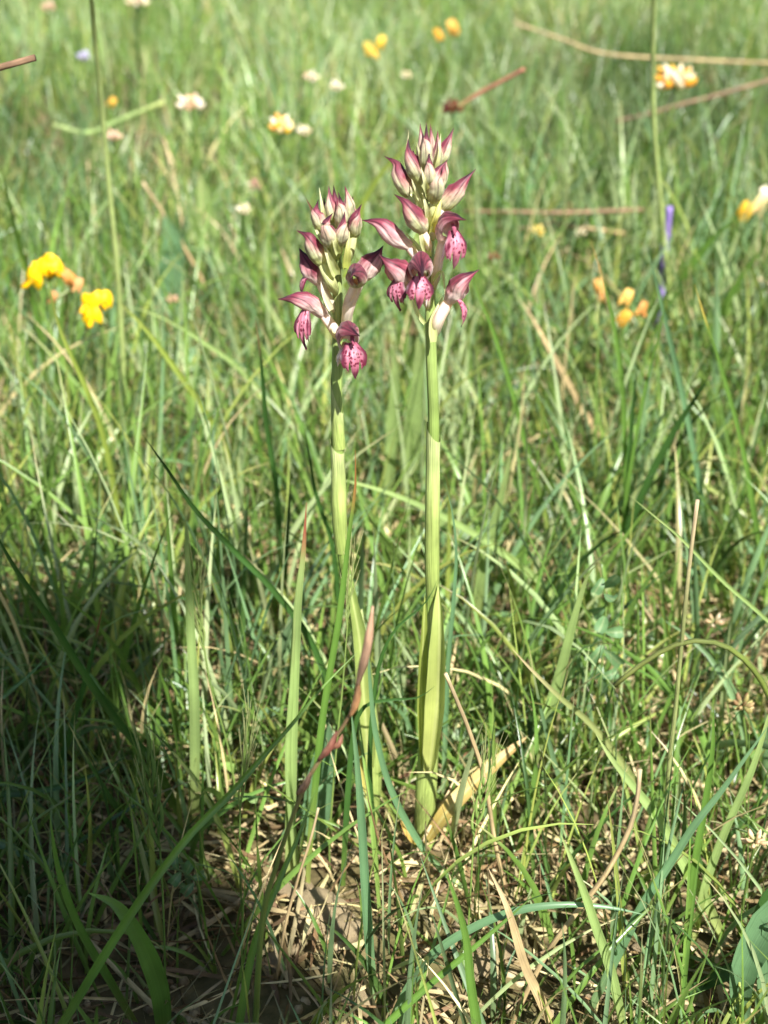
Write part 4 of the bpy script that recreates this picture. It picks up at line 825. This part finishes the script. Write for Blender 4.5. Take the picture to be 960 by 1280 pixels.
# ------------------------------------------------------------------ stones and gravel
def stone_mesh(sub, seed, flat=.7):
    import bmesh
    bm = bmesh.new(); bmesh.ops.create_icosphere(bm, subdivisions=sub, radius=1.0)
    for v in bm.verts:
        d = v.co.normalized(); k_ = 1 + .35 * noise.noise(d * 1.3 + Vector((seed, 0, 0))) + .16 * noise.noise(d * 3.4 + Vector((0, seed, 0))) + .06 * noise.noise(d * 8 + Vector((0, 0, seed)))
        v.co = Vector((d.x, d.y, d.z * flat)) * k_
    me = bpy.data.meshes.new('stone'); bm.to_mesh(me); bm.free()
    me.polygons.foreach_set('use_smooth', np.ones(len(me.polygons), bool)); me.materials.append(M_STONE); return me
STN = [('large crumbly tan clod below the shorter orchid', 398, 1150, 34), ('tan clod leaning on the upper side of the large crumbly clod', 372, 1118, 22), ('darker clod right of the large crumbly clod', 432, 1165, 22), ('rounded tan pebble directly under the taller orchid', 512, 1128, 20),
       ('small tan pebble just below the bristly seed head', 578, 1160, 12), ('round pale pebble in the middle of the bare soil', 632, 1196, 15), ('wide tan stone under the arching blue-green blade', 596, 1212, 27), ('small pale pebble beside the thick pale straw', 700, 1218, 14),
       ('flat pale stone near the bottom right of the bare soil', 735, 1240, 20), ('tan pebble at the bottom edge left of the thick straw', 620, 1262, 16), ('pale pebble at the bottom edge under the shorter orchid', 445, 1252, 18), ('tan pebble by the soft green blade at lower left', 350, 1205, 17),
       ('small pebble right of the short flat green blade', 800, 1190, 12), ('tan pebble at the far right of the bare soil', 770, 1268, 15), ('tan pebble low in the shade edge left of the clods', 318, 1150, 14), ('small round pebble between the two orchids feet', 496, 1085, 9)]
for i, (lb, x, y, r) in enumerate(STN):
    Y = groundY(x, y); p = at(x, y, Y); me = stone_mesh(3, i * 3.7 + 1); o = bpy.data.objects.new('pebble', me); C.objects.link(o)
    s_ = r * mpp(p) * .95; o.scale = (s_ * 1.1, s_, s_ * .9); o.rotation_euler = (random.uniform(-.3, .3), random.uniform(-.3, .3), random.uniform(0, 6)); o.location = (p.x, p.y, float(hgt(p.x, p.y)) + s_ * .25)
    tag(o, lb, 'pebble', 'pebbles on the bare soil')
def gravel():
    ms = [stone_mesh(1, 50 + i * 2.3) for i in range(6)]; V, Fc, off = [], [], 0
    data = []
    for m_ in ms:
        v = np.zeros(len(m_.vertices) * 3, np.float32); m_.vertices.foreach_get('co', v); f = np.array([list(p.vertices) for p in m_.polygons]); data.append((v.reshape(-1, 3), f))
    for i in range(2200):
        y = rng.uniform(-.15, .12) if i < 2000 else rng.uniform(.1, .4); x = rng.uniform(-1, 1) * (.45 * (y + .31) + .05); v, f = data[i % 6]; r = rng.uniform(.0006, .0022) * (1.6 if rng.uniform() < .06 else 1)
        a = rng.uniform(0, 6.28); ca, sa = math.cos(a), math.sin(a); q = v * r * rng.uniform(.7, 1.3, 3); q = np.stack([q[:, 0] * ca - q[:, 1] * sa, q[:, 0] * sa + q[:, 1] * ca, q[:, 2]], 1)
        V.append(q + np.array([x, y, float(hgt(x, y)) + r * .3])); Fc.append(f + off); off += len(v)
    me = bpy.data.meshes.new('gravel'); me.from_pydata(np.concatenate(V).tolist(), [], np.concatenate(Fc).tolist()); me.polygons.foreach_set('use_smooth', np.ones(len(me.polygons), bool)); me.materials.append(M_STONE)
    o = bpy.data.objects.new('gravel', me); C.objects.link(o); tag(o, 'fine tan gravel and soil crumbs scattered on the ground', 'gravel', kind='stuff')
gravel()

# ------------------------------------------------------------------ invented leafy plant, unseen behind the camera, added to shade the lower left corner
def added_shrub():
    root = Vector((.42, -.78, 0)); root.z = float(hgt(root.x, root.y)); E_ = tag(empty('added_shrub', root), 'leafy plant added out of view, shaped to shade the lower left grass', 'added_shrub')
    mb = MB(); n = 13000; cs = []
    while len(cs) < n:
        x, y = rng.uniform(-.42, .0), rng.uniform(-.32, .14)
        lim = float(np.interp(y, [-.32, -.10, -.065, -.016, .029, .09, .122, .14], [.02, -.012, -.020, -.034, -.072, -.083, -.09, -.16])) + .006 * math.sin(y * 90) + .005 * math.sin(y * 210)  # leaves kept only where they cast the wanted shade outline
        if x > lim - .018 and rng.uniform() > (lim - x) / .018 * .7 + .3: continue
        if x > lim: continue
        z = rng.uniform(.55, .92); cs.append(Vector((x, y, 0)) + TO_SUN * (z / TO_SUN.z))
    V, Fc, Cc = [], [], []
    for p in cs:
        d = Vector(rng.normal(0, 1, 3)).normalized(); nn = Vector(rng.normal(0, 1, 3)) + TO_SUN * 1.2; s = d.cross(nn).normalized(); L_, w_ = rng.uniform(.018, .03), rng.uniform(.009, .014); o = len(V)
        u = s.cross(d)
        V += [p - d * L_ * .5, p + s * w_ * .5 + u * .002, p + d * L_ * .5, p - s * w_ * .5 + u * .002]; Fc.append((o, o + 1, o + 2, o + 3)); c = lin((78, 112, 48)); k_ = rng.uniform(.7, 1.3); Cc += [(c[0] * k_, c[1] * k_, c[2] * k_, 1)] * 4
    mb.add(V, Fc, Cc); mb.build('added_crown', M_BROAD, E_, root)
    tr = MB(); ctr = sum(cs, Vector()) / n
    for i in range(9):
        e = cs[int(rng.integers(0, n))].lerp(ctr, .35); m_ = root.lerp(e, .5) + Vector(rng.normal(0, .03, 3)); tube(tr, [root + Vector(rng.normal(0, .012, 3)) * Vector((1, 1, 0)) - Vector((0, 0, .02)), m_, e], [.012, .009, .006, .002], lambda t, v: lin((104, 84, 64)), n=14, k=7)
    tr.build('added_trunk', M_BARK, E_, root)
added_shrub()
